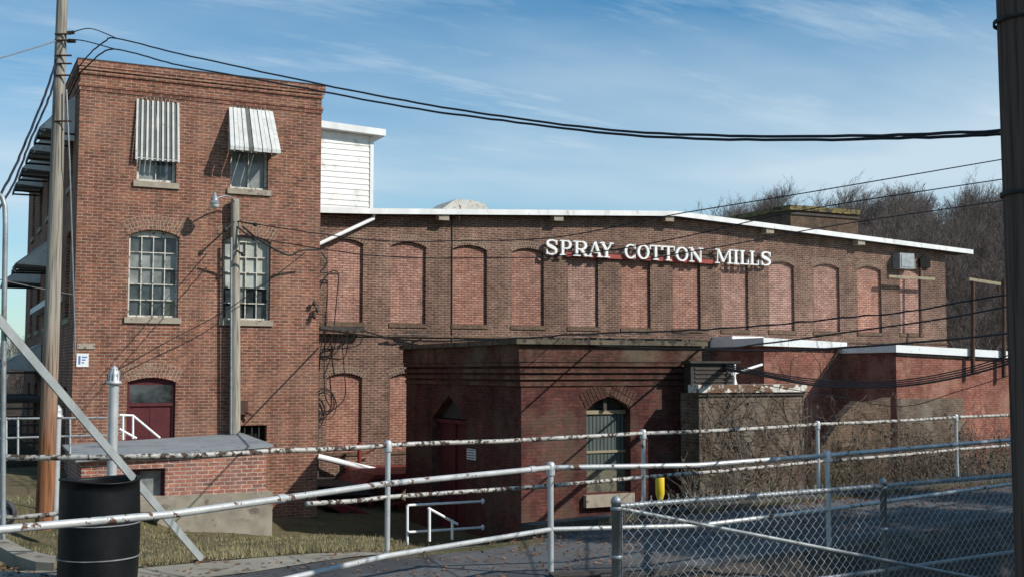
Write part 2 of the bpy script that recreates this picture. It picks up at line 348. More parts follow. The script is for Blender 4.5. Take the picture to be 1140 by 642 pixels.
# ------------------------------------------------------------------ polygon sheets with holes
def poly_holes(outer, holes, thick, f):
    """outer / holes: 2-D loops; f(a,b,t) -> world, t in 0..thick"""
    cu = bpy.data.curves.new('tmp', 'CURVE'); cu.dimensions = '2D'; cu.fill_mode = 'BOTH'; cu.extrude = thick / 2
    for lp in [outer] + holes:
        s = cu.splines.new('POLY'); s.points.add(len(lp) - 1)
        for i, (a, b) in enumerate(lp): s.points[i].co = (a, b, 0, 1)
        s.use_cyclic_u = True
    o = bpy.data.objects.new('tmp', cu); C.objects.link(o)
    dg = bpy.context.evaluated_depsgraph_get(); dg.update()
    me = bpy.data.meshes.new_from_object(o.evaluated_get(dg))
    bpy.data.objects.remove(o); bpy.data.curves.remove(cu)
    for v in me.vertices: v.co = f(v.co.x, v.co.y, v.co.z + thick / 2)
    bm = bmesh.new(); bm.from_mesh(me); bmesh.ops.remove_doubles(bm, verts=bm.verts, dist=1e-4)
    bmesh.ops.recalc_face_normals(bm, faces=bm.faces); bm.to_mesh(me); bm.free()
    for p in me.polygons: p.use_smooth = False
    me.update(); return me
def frontY(Y): return lambda a, b, t: Vector((a, Y + t, b))
def sideX(X): return lambda a, b, t: Vector((X + t, a, b))
def archloop(x0, x1, z0, z1, rise, n=10):
    """z1 = crown"""
    pts = [(x0, z0), (x1, z0)]
    if rise <= 0: return pts + [(x1, z1), (x0, z1)]
    w = (x1 - x0) / 2; xc = (x0 + x1) / 2; r = (w * w + rise * rise) / (2 * rise); a = math.asin(min(1, w / r))
    for i in range(n + 1):
        t = a - 2 * a * i / n
        pts.append((xc + r * math.sin(t), z1 - r + r * math.cos(t)))
    return pts
def arch_bricks(mb, x0, x1, zc, rise, Y, rings=2, ln=0.2, proud=0.006, bwid=0.068):
    w = (x1 - x0) / 2; xc = (x0 + x1) / 2; r = (w * w + rise * rise) / (2 * rise); a = math.asin(min(1, w / r)) * 1.06
    vs = []; n = 16
    for i in range(n + 1):
        t = -a + 2 * a * i / n
        for rr in (r + 0.002, r + ln): vs.append((xc + rr * math.sin(t), Y - proud * 0.6, zc - r + rr * math.cos(t)))
    mb.add(vs, [(2 * i, 2 * i + 1, 2 * i + 3, 2 * i + 2) for i in range(n)], mi=1)
    for k in range(rings):
        r0 = r + k * (ln / rings) + 0.004; r1 = r + (k + 1) * (ln / rings) - 0.01
        n = int(2 * a * (r0 + r1) / 2 / (bwid + 0.012))
        for i in range(n):
            t0 = -a + 2 * a * (i + 0.12) / n; t1 = -a + 2 * a * (i + 0.88) / n
            P = lambda rr, t: Vector((xc + rr * math.sin(t), Y - proud, zc - r + rr * math.cos(t)))
            mb.prism([P(r0, t0), P(r0, t1), P(r1, t1), P(r1, t0)], (0, proud + 0.01, 0))
def rectY(x0, x1, y0, y1, Y):
    ym = (y0 + y1) / 2; xm = (x0 + x1) / 2
    return atY(x0, ym, Y).x, atY(x1, ym, Y).x, atY(xm, y1, Y).z, atY(xm, y0, Y).z

# ------------------------------------------------------------------ terrain
FAR = [(-14, 9.2), (-4.3, 9.8), (-3.2, 9.95), (-2.2, 10.6), (-1.2, 11.4), (1.52, 13.5), (4.05, 15.4), (6.5, 17.1), (11.5, 20.6), (60, 54)]
NEAR = [(0.31, 9.43), (1.52, 9.61), (2.94, 10.85), (5.72, 13.3), (12, 18.6)]
def sdist(line, u, v):
    best = 1e9; sg = 1
    for (a, b), (c, d) in zip(line, line[1:]):
        dx, dy = c - a, d - b; l2 = dx * dx + dy * dy
        t = max(0, min(1, ((u - a) * dx + (v - b) * dy) / l2)); px, py = a + t * dx, b + t * dy
        q = math.hypot(u - px, v - py)
        if q < best: best = q; sg = 1 if (dx * (v - b) - dy * (u - a)) > 0 else -1
    return best * sg
CTRL = [(-8.4, 22.7, -1.25), (-5.1, 24.4, -1.75), (-2.5, 27.8, -2.41), (0.2, 26.9, -2.1), (-9.5, 19, -0.75), (-13, 25, -1.2), (-6.8, 17, -0.35), (5, 26, -2.2), (10, 28, -2.2), (16, 32, -2.2), (-7.5, 13, -0.15), (-12, 14, -0.2), (-20, 40, -1.0)]
def lowz(u, v):
    s = w = 0
    for a, b, z in CTRL:
        q = 1 / ((u - a) ** 2 + (v - b) ** 2 + 0.5) ** 1.5; s += q * z; w += q
    return s / w
TU = [(-40, -1.0), (-13, -0.6), (-9.5, -0.6), (-8, -0.8), (-6.75, -1.5), (-5.1, -1.75), (-3.6, -1.85), (-2.3, -2.05), (0, -1.8), (4, -2.1), (100, -2.2)]
def lowT(u):
    if u <= TU[0][0]: return TU[0][1]
    for (a, b), (c, d) in zip(TU, TU[1:]):
        if u <= c: return b + (d - b) * (u - a) / (c - a)
    return TU[-1][1]
def smooth(t): t = max(0, min(1, t)); return t * t * (3 - 2 * t)
def terrain(u, v):
    d = sdist(FAR, u, v)
    # open land far away: hill to the right and behind
    if d <= 0.0:
        z = 0.0
        if u > 0.35 and v < 22:
            dn = sdist(NEAR, u, v)
            if dn < -0.12: z -= 0.62 * smooth((-dn - 0.12) / 0.7) * smooth((u - 0.35) / 0.6)
        z += -0.2 * math.exp(-((u + 0.3) / 1.0) ** 2) * smooth((d + 0.75) / 0.75)
        zb = z
    else:
        Lr = 12.5 - 4.3 * smooth((u + 2.6) / 1.6) - 7.8 * smooth((u - 0.05) / 0.6)
        dip = -0.2 * math.exp(-((u + 0.3) / 1.0) ** 2)
        k = min(1, d / Lr)
        zb = dip * (1 - k) + lowT(u) * k
    if v > 42:
        t = smooth((v - 60) / 70); side = smooth((u + 10) / 40)
        zb = zb * (1 - smooth((v - 42) / 15)) + (-1.5) * smooth((v - 42) / 15) + t * (3.5 + 9 * side) + math.sin(u * 0.09) * 0.8 * t
    return zb
def rng(a, b, s):
    out = []; x = a
    while x < b - 1e-6: out.append(x); x += s
    return out
us = rng(-600, -100, 50) + rng(-100, -20, 8) + rng(-20, -12, 1) + rng(-12, 14, 0.25) + rng(14, 30, 1) + rng(30, 120, 6) + rng(120, 601, 60)
vs_ = rng(-60, 0, 10) + rng(0, 7, 1) + rng(7, 20, 0.25) + rng(20, 44, 0.8) + rng(44, 160, 5) + rng(160, 901, 60)
me = bpy.data.meshes.new('ground')
vv = []; ff = []
for j, v in enumerate(vs_):
    for i, u in enumerate(us):
        z = terrain(u, v)
        if abs(u) < 20 and 10 < v < 30 and sdist(FAR, u, v) > 0.3: z += 0.03 * math.sin(u * 3.1 + v * 1.7) * math.sin(v * 2.3)
        vv.append(uv(u, v, z))
n = len(us)
for j in range(len(vs_) - 1):
    for i in range(n - 1): ff.append((j * n + i, j * n + i + 1, (j + 1) * n + i + 1, (j + 1) * n + i))
def groundmat():
    m, nt, b = newmat('ground_cover'); tc = N(nt, 'ShaderNodeTexCoord'); vec = tc.outputs['Object']
    col = ramp(nt, noise(nt, vec, 0.7, 6, 0.7), [(0.3, (0.085, 0.085, 0.04)), (0.5, (0.15, 0.135, 0.07)), (0.7, (0.22, 0.19, 0.115))])
    col = mixc(nt, 1.0, col, ramp(nt, noise(nt, vec, 14, 5, 0.75), [(0.3, 0.5), (0.7, 1.4)]), 'MULTIPLY')
    col = mixc(nt, mth(nt, 'MULTIPLY', ramp(nt, noise(nt, vec, 1.1, 6, 0.7), [(0.5, 0.0), (0.58, 1.0)]), 0.75), col, (0.17, 0.13, 0.09))
    # wooded slope far away: leaf litter
    vl = N(nt, 'ShaderNodeVectorMath'); vl.operation = 'LENGTH'; L(nt, vec, vl.inputs[0])
    k = ramp(nt, mth(nt, 'DIVIDE', vl.outputs['Value'], 100.0), [(0.38, 0.0), (0.46, 1.0)])
    far = ramp(nt, noise(nt, vec, 0.35, 6, 0.7), [(0.3, (0.03, 0.026, 0.02)), (0.7, (0.075, 0.055, 0.042))])
    col = mixc(nt, k, col, far)
    L(nt, col, b.inputs['Base Color']); b.inputs['Roughness'].default_value = 1.0; b.inputs['Specular IOR Level'].default_value = 0.05
    bump(nt, b, noise(nt, vec, 22, 5, 0.8), 1.0, 0.05); return m
me.from_pydata(vv, [], ff)
for p in me.polygons: p.use_smooth = True
g = link('ground', me, groundmat()); g['kind'] = 'structure'

M['dirt'] = surf('dark_gritty_kerb', (0.035, 0.028, 0.024), (0.085, 0.07, 0.058), 3, 0.95, c3=(0.13, 0.11, 0.09), c3pos=0.6, c3scale=6, bmp=0.4)
# road sheet and sidewalk : strips between polylines (flat land in front of the far rail)
def interp(line, t):
    # t in 0..1 over u
    pass
def strip(name, A, B, mat, dz, nsub=8, lower=None):
    mb = MB(); vs = []; 
    K = len(A)
    for i in range(K):
        for j in range(nsub + 1):
            t = j / nsub; u = A[i][0] * (1 - t) + B[i][0] * t; v = A[i][1] * (1 - t) + B[i][1] * t
            vs.append(uv(u, v, terrain(u, v) + dz))
    fs = []
    for i in range(K - 1):
        for j in range(nsub): fs.append((i * (nsub + 1) + j, (i + 1) * (nsub + 1) + j, (i + 1) * (nsub + 1) + j + 1, i * (nsub + 1) + j + 1))
    mb.add(vs, fs); o = mb.build(name, mat); o['kind'] = 'structure'; return o
def dense(line, s=0.5):
    out = []
    for (a, b), (c, d) in zip(line, line[1:]):
        k = max(1, int(math.hypot(c - a, d - b) / s))
        for i in range(k): out.append((a + (c - a) * i / k, b + (d - b) * i / k))
    out.append(line[-1]); return out
def off(line, d):
    out = []
    for i, (a, b) in enumerate(line):
        p = line[max(0, i - 1)]; q = line[min(len(line) - 1, i + 1)]
        dx, dy = q[0] - p[0], q[1] - p[1]; l = math.hypot(dx, dy); out.append((a - dy / l * d, b + dx / l * d))
    return out
roadfar = [(-14, 7.6), (-5, 8.15), (-3.4, 8.75), (-2.2, 9.6), (-1.25, 10.75), (-0.35, 11.35), (0.35, 12.2), (1.52, 13.15), (4.05, 15.05), (6.5, 16.75), (11.5, 20.25)]
# near side: extends under the near rail up to the verge
rf = dense(roadfar, 0.4)
rn = []
for (u, v) in rf:
    vn = 3.0
    if u > 0.31:
        un = u * 0.62 + 0.31 * 0.38
        # nearest near-line v for this u
        for (a, b), (c, d) in zip(NEAR, NEAR[1:]):
            if a <= u <= c: vn = b + (d - b) * (u - a) / (c - a) + 0.0
    rn.append((u, vn if u > 0.31 else 3.0))
strip('road', rn, rf, M['asphalt'], 0.006, 14)
# patch of asphalt left of the near-rail post, camera side
sw_far = off(dense([p for p in FAR if p[0] < -1.0], 0.4), -0.12)
sw_near = [(a, b - 1.15) for a, b in sw_far]
sw_near = []
for a, b in sw_far:
    for (p, q), (r_, s_) in zip(roadfar, roadfar[1:]):
        if p <= a <= r_: sw_near.append((a, q + (s_ - q) * (a - p) / (r_ - p) - 0.02)); break
    else: sw_near.append((a, b - 1.1))
strip('sidewalk', sw_near, sw_far, M['sidewalk'], 0.012, 4)
# kerb of the road under the far rail (right part) and under the near rail
mb = MB()
kl = dense([(0.15, 12.44), (1.52, 13.5), (4.05, 15.4), (6.5, 17.1), (11.5, 20.6)], 0.6)
for a, b in zip(kl, kl[1:]): mb.beam(uv(*a, -0.46), uv(*b, -0.46), 0.22, 1.0)
o = mb.build('kerb', M['dirt']); o['kind'] = 'structure'
mb = MB()
kl = dense(off(NEAR, -0.02)[0:], 0.6)
for a, b in zip(kl, kl[1:]): mb.beam(uv(*a, -0.33), uv(*b, -0.33), 0.22, 0.74)
o = mb.build('kerb', M['dirt']); o['kind'] = 'structure'

bk = dense([(0.7, 9.35)] + [(a, b - 0.16) for a, b in NEAR[1:]], 0.35)
strip('bank', [(a + 0.3, max(3.0, b - 6.5)) for a, b in bk], bk, M['dirt'], 0.06, 26)  # dark sheet over the ditch grass; the shade there is put into its colour
# ------------------------------------------------------------------ windows
def make_window(parent, x0, x1, z0, z1, rise, Y, cols, rows, pale=(), depth=0.12, bar=0.020, mid=(), frame_w=0.036, mats=('glass', 'glass_pale', 'glass_mid')):
    yf = Y + depth
    w = None
    holes = []
    fw = frame_w
    gx0, gx1, gz0, gz1 = x0 + fw, x1 - fw, z0 + fw, z1 - fw - rise * 0.8
    cw = (gx1 - gx0) / cols; rh = (gz1 - gz0) / rows
    for i in range(cols):
        for j in range(rows):
            holes.append([(gx0 + i * cw + bar / 2, gz0 + j * rh + bar / 2), (gx0 + (i + 1) * cw - bar / 2, gz0 + j * rh + bar / 2),
                          (gx0 + (i + 1) * cw - bar / 2, gz0 + (j + 1) * rh - bar / 2), (gx0 + i * cw + bar / 2, gz0 + (j + 1) * rh - bar / 2)])
    me = poly_holes(archloop(x0 + 0.004, x1 - 0.004, z0 + 0.004, z1 - 0.004, rise), holes, 0.045, frontY(yf))
    w = link('window', me, M['window_paint'], parent)
    gm = MB()
    for i in range(cols):
        for j in range(rows):
            mi = 0
            if (i, j) in pale: mi = 1
            elif (i, j) in mid: mi = 2
            tx = R.uniform(-0.006, 0.006); tz = R.uniform(-0.006, 0.006)
            a, b_, c, d = gx0 + i * cw, gx0 + (i + 1) * cw, gz0 + j * rh, gz0 + (j + 1) * rh
            gm.add([(a, yf + 0.055 + tx, c), (b_, yf + 0.055 - tx, c + 0.0), (b_, yf + 0.055 - tx + tz, d), (a, yf + 0.055 + tx + tz, d)], [(0, 1, 2, 3)], mi=mi)
    gm.build('pane', [M[k] for k in mats], w)
    return w

# ================================================================== TOWER
YT = 26.7
XL = atY(84, 300, YT).x; XR = atY(356, 300, YT).x
ZT = atY(220, 84, YT).z
ZB = -2.6
tower = thing('brick_tower', 'tall three-storey red brick tower with striped metal awnings at the left of the mill', 'building', (XL, YT, ZB))
W1 = rectY(153, 197, 113, 203, YT); W2 = rectY(257, 299, 122, 211, YT)
W3 = rectY(143, 199, 256, 353, YT); W4 = rectY(248, 301, 262, 356, YT)
DR = rectY(141, 195, 420, 500, YT); VN = rectY(265, 297, 473, 491, YT)
holes = [archloop(*W1, 0.10), archloop(*W2, 0.10), archloop(*W3, 0.14), archloop(*W4, 0.14), archloop(DR[0], DR[1], DR[2], DR[3], 0.10), archloop(*VN, 0)]
me = poly_holes([(XL, ZB), (XR, ZB), (XR, ZT), (XL, ZT)], holes, 0.32, frontY(YT)); link('wall', me, M['tower_brick'], tower)
Z1 = ZT
# side wall (long, in shade)
YS = 42.5
swin = []
for k, y in enumerate([28.3, 31.2, 34.1, 37.0, 39.9]):
    for zlo in (W1[2], W3[2], DR[3] - 2.3):
        h = 1.75 if zlo == W1[2] else (2.0 if zlo == W3[2] else 2.1)
        swin.append((y - 0.55, y + 0.55, zlo, zlo + h))
me = poly_holes([(YT + 0.322, ZB), (YS, ZB), (YS, ZT), (YT + 0.322, ZT)], [archloop(*s, 0.1) for s in swin], 0.32, sideX(XL)); link('side_wall', me, M['tower_brick'], tower)
mb = MB(); mb.box(XR - 0.32, XR, YT + 0.322, YS, ZB, ZT); mb.box(XL + 0.323, XR - 0.323, YS - 0.3, YS, ZB, ZT); mb.build('rear_wall', M['tower_brick'], tower)
mb = MB(); mb.box(XL + 0.3, XR - 0.33, YT + 0.8, YS - 0.31, ZT - 0.5, ZT - 0.35); mb.build('roof', M['roof'], tower)
mb = MB(); mb.box(XL + 0.6, XR - 0.6, YT + 0.62, YT + 0.66, ZB, ZT - 0.6); mb.box(XL + 0.62, XL + 0.66, YT + 0.7, YS - 0.4, ZB, ZT - 0.6); mb.build('interior_partition', M['black_void'], tower)  # black sheets behind the windows, painted dark to stand for unlit rooms
# cornice: corbelled bands wrapping the corner
mb = MB()
def band(mb, z0, z1, pr, x0=XL, x1=XR, y0=YT, y1=YS):
    mb.box(x0 - pr, x1 + (pr if x1 == XR else 0), y0 - pr, y0 - 0.002, z0, z1)
    mb.box(x0 - pr, x0 - 0.002, y0 - 0.002, y1, z0, z1)
band(mb, ZT - 0.08, ZT + 0.06, 0.07)
band(mb, ZT - 0.15, ZT - 0.084, 0.055)
band(mb, ZT - 0.24, ZT - 0.174, 0.035)
band(mb, ZT - 0.52, ZT - 0.46, 0.04)
band(mb, ZT - 0.60, ZT - 0.524, 0.02)
mb.build('cornice', M['tower_brick'], tower)
mb = MB(); mb.box(XL - 0.08, XR + 0.08, YT - 0.08, YT + 0.4, ZT + 0.062, ZT + 0.085); mb.box(XL - 0.08, XL + 0.4, YT + 0.402, YS, ZT + 0.062, ZT + 0.09); mb.build('coping', M['soffit'], tower)
# arches
for (a, b, c, d), rs, ring in ((W1, 0.10, 1), (W2, 0.10, 1), (W3, 0.14, 3), (W4, 0.14, 3), (DR, 0.10, 3)):
    mb = MB(); arch_bricks(mb, a, b, d, rs, YT, ring, 0.11 * ring, 0.012); mb.build('arch', [M['tower_dark_brick'] if ring == 1 else M['tower_brick'], M['mortar']], tower)
for (a, b, c, d), ov in ((W1, 0.07), (W2, 0.07), (W3, 0.07), (W4, 0.07)):
    mb = MB(); mb.box(a - ov, b + ov, YT - 0.05, YT - 0.003, c - 0.13, c - 0.003); mb.box(a + .004, b - .004, YT - 0.003, YT + 0.12, c - 0.1, c + 0.004); mb.build('sill', M['stone'], tower)
make_window(tower, *W1, 0.10, YT, 2, 2, mid=((0, 0),), frame_w=0.06)
make_window(tower, *W2, 0.10, YT, 2, 2, mid=((1, 0), (0, 0)), frame_w=0.045, mats=('glass', 'glass_pale', 'glass_mid'))
make_window(tower, *W3, 0.14, YT, 4, 5, pale=(), mid=((0, 3), (1, 3), (1, 2), (2, 2), (3, 3), (2, 3), (0, 2), (3, 1)))
pl = [(i, j) for i in range(4) for j in (2, 3, 4)]; md = [(0, 4)]
make_window(tower, *W4, 0.14, YT, 4, 5, pale=pl, mid=[(1, 1), (0, 2)])
# side windows
for (a, b, c, d) in swin:
    mb = MB(); mb.box(XL + 0.12, XL + 0.15, a + 0.01, b - 0.01, c + 0.01, d - 0.11)
    w = mb.build('window', M['glass'], tower)
    mb = MB()
    for q in (a + 0.03, (a + b) / 2, b - 0.03): mb.box(XL + 0.09, XL + 0.118, q - 0.02, q + 0.02, c + 0.01, d - 0.12)
    for q in (c + 0.03, (c + d) / 2, d - 0.14): mb.box(XL + 0.088, XL + 0.117, a + 0.01, b - 0.01, q - 0.02, q + 0.02)
    mb.build('frame', M['window_paint'], w)
    mb = MB(); mb.box(XL - 0.05, XL - 0.003, a - 0.07, b + 0.07, c - 0.12, c - 0.003); mb.build('sill', M['stone'], tower)
# door with transom
mb = MB(); mb.box(DR[0] + 0.01, DR[1] - 0.01, YT + 0.1, YT + 0.14, DR[2], DR[3] - 0.02)
dr = mb.build('door', M['red_door'], tower); dr['label'] = 'dark red double door with a black transom window'
tz = atY(168, 448, YT).z; tz2 = atY(168, 428, YT).z
mb = MB(); mb.box(DR[0] + 0.05, DR[1] - 0.06, YT + 0.085, YT + 0.098, tz, tz2); mb.build('transom', M['glass'], dr)
mb = MB()
for q in (DR[0] + 0.01, DR[1] - 0.06): mb.box(q, q + 0.05, YT + 0.06, YT + 0.098, DR[2], tz2 + 0.05)
mb.box(DR[0] + 0.06, DR[1] - 0.06, YT + 0.06, YT + 0.098, tz - 0.07, tz - 0.004); mb.box((DR[0] + DR[1]) / 2 - 0.01, (DR[0] + DR[1]) / 2 + 0.01, YT + 0.09, YT + 0.0995, DR[2], tz - 0.08)
mb.build('frame', M['red_door'], dr)
mb = MB(); mb.box(VN[0], VN[1], YT + 0.2, YT + 0.24, VN[2], VN[3]); 
v = mb.build('vent_opening', M['black_void'], tower)
mb = MB()
for i in range(1, 4):
    q = VN[0] + (VN[1] - VN[0]) * i / 4; mb.box(q - 0.012, q + 0.012, YT + 0.06, YT + 0.08, VN[2], VN[3])
mb.build('bars', M['dark_metal'], v)

def awning(parent, x0, x1, zt, zb, proj, n, Y, dark_gap=None, side=True):
    """metal slat awning hung on wall at Y, slats sloping out by proj"""
    mb = MB(); w = (x1 - x0) / n; fl = 0.06 * proj / 0.5
    for i in range(n):
        a = x0 + i * w; b = a + w
        def q(x, t):  # flare sideways
            return x + (x - (x0 + x1) / 2) / (x1 - x0) * 2 * fl * t
        lift = (-0.02 if dark_gap == 'odd' else 0.022) if i % 2 else 0.0
        mi = 1 if (dark_gap == i or (dark_gap == 'odd' and i % 2)) else 0
        g_ = 0.006
        top = [(q(a, 0) + g_, Y - 0.03 - lift, zt), (q(b, 0) - g_, Y - 0.03 - lift, zt), (q(b, 1) - g_, Y - proj - lift, zb), (q(a, 1) + g_, Y - proj - lift, zb)]
        mb.prism([Vector(p) for p in top], (0, 0.012, 0), mi)
        # turned lip
        mb.prism([Vector((q(a, 1) + g_, Y - proj - lift, zb)), Vector((q(b, 1) - g_, Y - proj - lift, zb)), Vector((q(b, 1) - g_, Y - proj - lift, zb - 0.09)), Vector((q(a, 1) + g_, Y - proj - lift, zb - 0.09))], (0, 0.01, 0), mi)
    o = mb.build('awning', [M['alum'], M['alum_dark']], parent)
    mb = MB()
    if side and proj > 0.25:
        for xx, xe in ((x0, x0 - fl), (x1, x1 + fl)):
            mb.prism([Vector((xx, Y - 0.02, zt - 0.02)), Vector((xe, Y - proj + 0.02, zb - 0.02)), Vector((xe, Y - proj + 0.02, zb - 0.08)), Vector((xx, Y - 0.02, zb - 0.08 + (zt - zb) * 0.0))], (0.008, 0, 0))
    mb.tube([(x0 - fl, Y - proj + 0.02, zb - 0.05), (x1 + fl, Y - proj + 0.02, zb - 0.05)], 0.012, 6)
    for xx in (x0, x1): mb.tube([(xx, Y, zb - 0.05), (xx, Y - proj + 0.02, zb - 0.05)], 0.01, 6)
    mb.build('side_panel', M['alum'], o)
    return o
a = rectY(151, 199, 113, 176, YT); awning(tower, a[0], a[1], a[3], a[2], 0.14, 17, YT, dark_gap='odd')
a = rectY(253, 303, 122, 170, YT); awning(tower, a[0] + 0.02, a[1], a[3], a[2] + 0.02, 0.55, 11, YT, dark_gap=4)
# side awnings (projecting to the left of the tower)
def side_awning(yc, zt, zb, proj, wy=1.5, mat='alum'):
    mb = MB(); n = 10; w = wy / n
    for i in range(n):
        y0 = yc - wy / 2 + i * w; lift = 0.02 if i % 2 else 0
        mb.prism([Vector((XL - 0.02, y0, zt + lift)), Vector((XL - 0.02, y0 + w - 0.01, zt + lift)), Vector((XL - proj, y0 + w - 0.01, zb + lift)), Vector((XL - proj, y0, zb + lift))], (0, 0, -0.015))
    for ye in (yc - wy / 2, yc + wy / 2): mb.prism([Vector((XL - 0.01, ye, zt)), Vector((XL - proj, ye, zb)), Vector((XL - 0.01, ye, zb - 0.05))], (0, 0.01, 0))
    if yc < 29: mb.prism([Vector((XL - 0.01, yc - wy / 2, zt)), Vector((XL - proj * 0.45, yc - wy / 2, zt - (zt - zb) * 0.45)), Vector((XL - proj * 0.45, yc - wy / 2, zb - 0.25)), Vector((XL - 0.01, yc - wy / 2, zb - 0.25))], (0, -0.01, 0))
    o_ = mb.build('awning', M[mat], tower); mb = MB()
    for k in range(3):
        yk = yc - wy / 2 + wy * k / 2
        mb.beam((XL - 0.01, yk, zb - 0.1), (XL - proj, yk, zb - 0.1), 0.03, 0.05)
    mb.beam((XL - proj, yc - wy / 2, zb - 0.1), (XL - proj, yc + wy / 2, zb - 0.1), 0.03, 0.09)
    mb.build('frame', M['dark_metal'], o_); return o_
z3 = W1[3]; z2 = W3[3]; z1_ = DR[3] - 0.1
for y in (28.3, 31.2, 34.1, 37.0): side_awning(y, z3 + 0.15, z3 - 0.65, 0.75)
for y in (31.2, 37.0): side_awning(y, z2 + 0.25, z2 - 0.55, 1.0)
side_awning(36.5, z1_ + 1.0, z1_ + 0.3, 1.25, 2.4)
mb = MB(); mb.box(XL - 0.25, XL - 0.003, 29.5, 36.5, z2 - 1.05 - 1.45 + 1.0, z2 - 1.35); 
mb.build('ledge', M['white_trim'], tower)

# small wall signs
a = rectY(84, 98.5, 393, 408, YT)
s = thing('wall_sign', 'small square white sign with blue markings on the tower corner', 'sign', (a[0], YT, a[2]))
mb = MB(); mb.box(a[0] + 0.02, a[1], YT - 0.02, YT - 0.003, a[2], a[3]); mb.build('panel', M['white_trim'], s)
M['blue'] = surf('blue_print', (0.05, 0.14, 0.35), (0.07, 0.18, 0.42), 5, 0.6)
mb = MB(); w_ = a[1] - a[0]; h_ = a[3] - a[2]
mb.box(a[0] + 0.06, a[0] + 0.10, YT - 0.025, YT - 0.0205, a[2] + 0.06, a[3] - 0.05)
for k in range(3): mb.box(a[0] + 0.13, a[1] - 0.03 - 0.03 * k, YT - 0.025, YT - 0.0205, a[3] - 0.09 - 0.06 * k, a[3] - 0.065 - 0.06 * k)
mb.build('marking', M['blue'], s)
a = rectY(84, 106, 382, 388, YT)
s = thing('wall_plate', 'narrow grey horizontal plate above the small white sign on the tower', 'sign', (a[0], YT, a[2]))
mb = MB(); mb.box(a[0] + 0.03, a[1], YT - 0.025, YT - 0.003, a[2], a[3]); mb.build('panel', M['stone'], s)
mb = MB()
for q in (a[0] + 0.06, a[1] - 0.04): mb.tube([(q, YT - 0.03, (a[2] + a[3]) / 2), (q, YT - 0.02, (a[2] + a[3]) / 2)], 0.012, 8)
mb.build('bolt', M['rust'], s)

# ================================================================== MILL
YM = 31.3
LE = [365, 435, 504, 570, 632.6, 692, 749, 803, 856, 905.6, 954.5, 1001.6]
RE = [404, 474, 542, 605.5, 666, 724, 779.7, 833, 884, 934.6, 981, 1025.6]
zc = atY(523, 273, YM).z; zs = atY(523, 361, YM).z
XM0 = XR + 0.01; XM1 = atY(1053, 330, YM).x; XRF = atY(1075, 280, YM).x
XPK = atY(745, 240, YM).x
hz = lambda px, py: atY(px, py, YM).z
PK = [(XM0 - 0.2, hz(356, 241)), (atY(415, 240, YM).x, hz(415, 240)), (XPK, hz(745, 242)), (XM1, hz(1053, 281))]
mill = thing('mill_building', 'long brown brick mill with bricked-up arched windows and a white roof edge', 'building', (XM0, YM, ZB))
holes = []; pan = []
for a, b in zip(LE, RE):
    x0 = atY(a, 320, YM).x; x1 = atY(b, 320, YM).x; pan.append((x0, x1)); holes.append(archloop(x0, x1, zs, zc, 0.13))
zc2 = atY(382, 415, YM).z; zs2 = atY(382, 503, YM).z
for x0, x1 in pan[:6]: holes.append(archloop(x0, x1, zs2, zc2, 0.13))
me = poly_holes([(XM0, ZB), (XM1, ZB), (XM1, PK[3][1])] + [(XPK, PK[2][1]), PK[1], (XM0, PK[0][1])], holes, 0.3, frontY(YM)); link('wall', me, M['mill_brick'], mill)
for x0, x1 in pan:
    me = poly_holes(archloop(x0 - 0.05, x1 + 0.05, zs - 0.05, zc + 0.05, 0.13), [], 0.1, frontY(YM + 0.085)); link('infill_panel', me, M['infill_brick'], mill)
    mb = MB(); arch_bricks(mb, x0, x1, zc, 0.13, YM, 2, 0.2, 0.012); mb.build('arch', [M['mill_brick'], M['mortar']], mill)
    mb = MB(); mb.box(x0 - 0.05, x1 + 0.05, YM - 0.03, YM - 0.003, zs - 0.12, zs - 0.005); mb.build('sill', M['bare_brick'], mill)
for x0, x1 in pan[:6]:
    me = poly_holes(archloop(x0 - 0.05, x1 + 0.05, zs2 - 0.05, zc2 + 0.05, 0.13), [], 0.1, frontY(YM + 0.085)); link('infill_panel', me, M['infill_brick'], mill)
    mb = MB(); arch_bricks(mb, x0, x1, zc2, 0.13, YM, 2, 0.2, 0.012); mb.build('arch', [M['mill_brick'], M['mortar']], mill)
    mb = MB(); mb.box(x0 - 0.05, x1 + 0.05, YM - 0.03, YM - 0.003, zs2 - 0.1, zs2 - 0.005); mb.build('sill', M['bare_brick'], mill)
mb = MB(); mb.box(XM1 - 0.3, XM1, YM + 0.302, 70, ZB, PK[3][1] - 0.05); mb.build('side_wall', M['mill_brick'], mill)
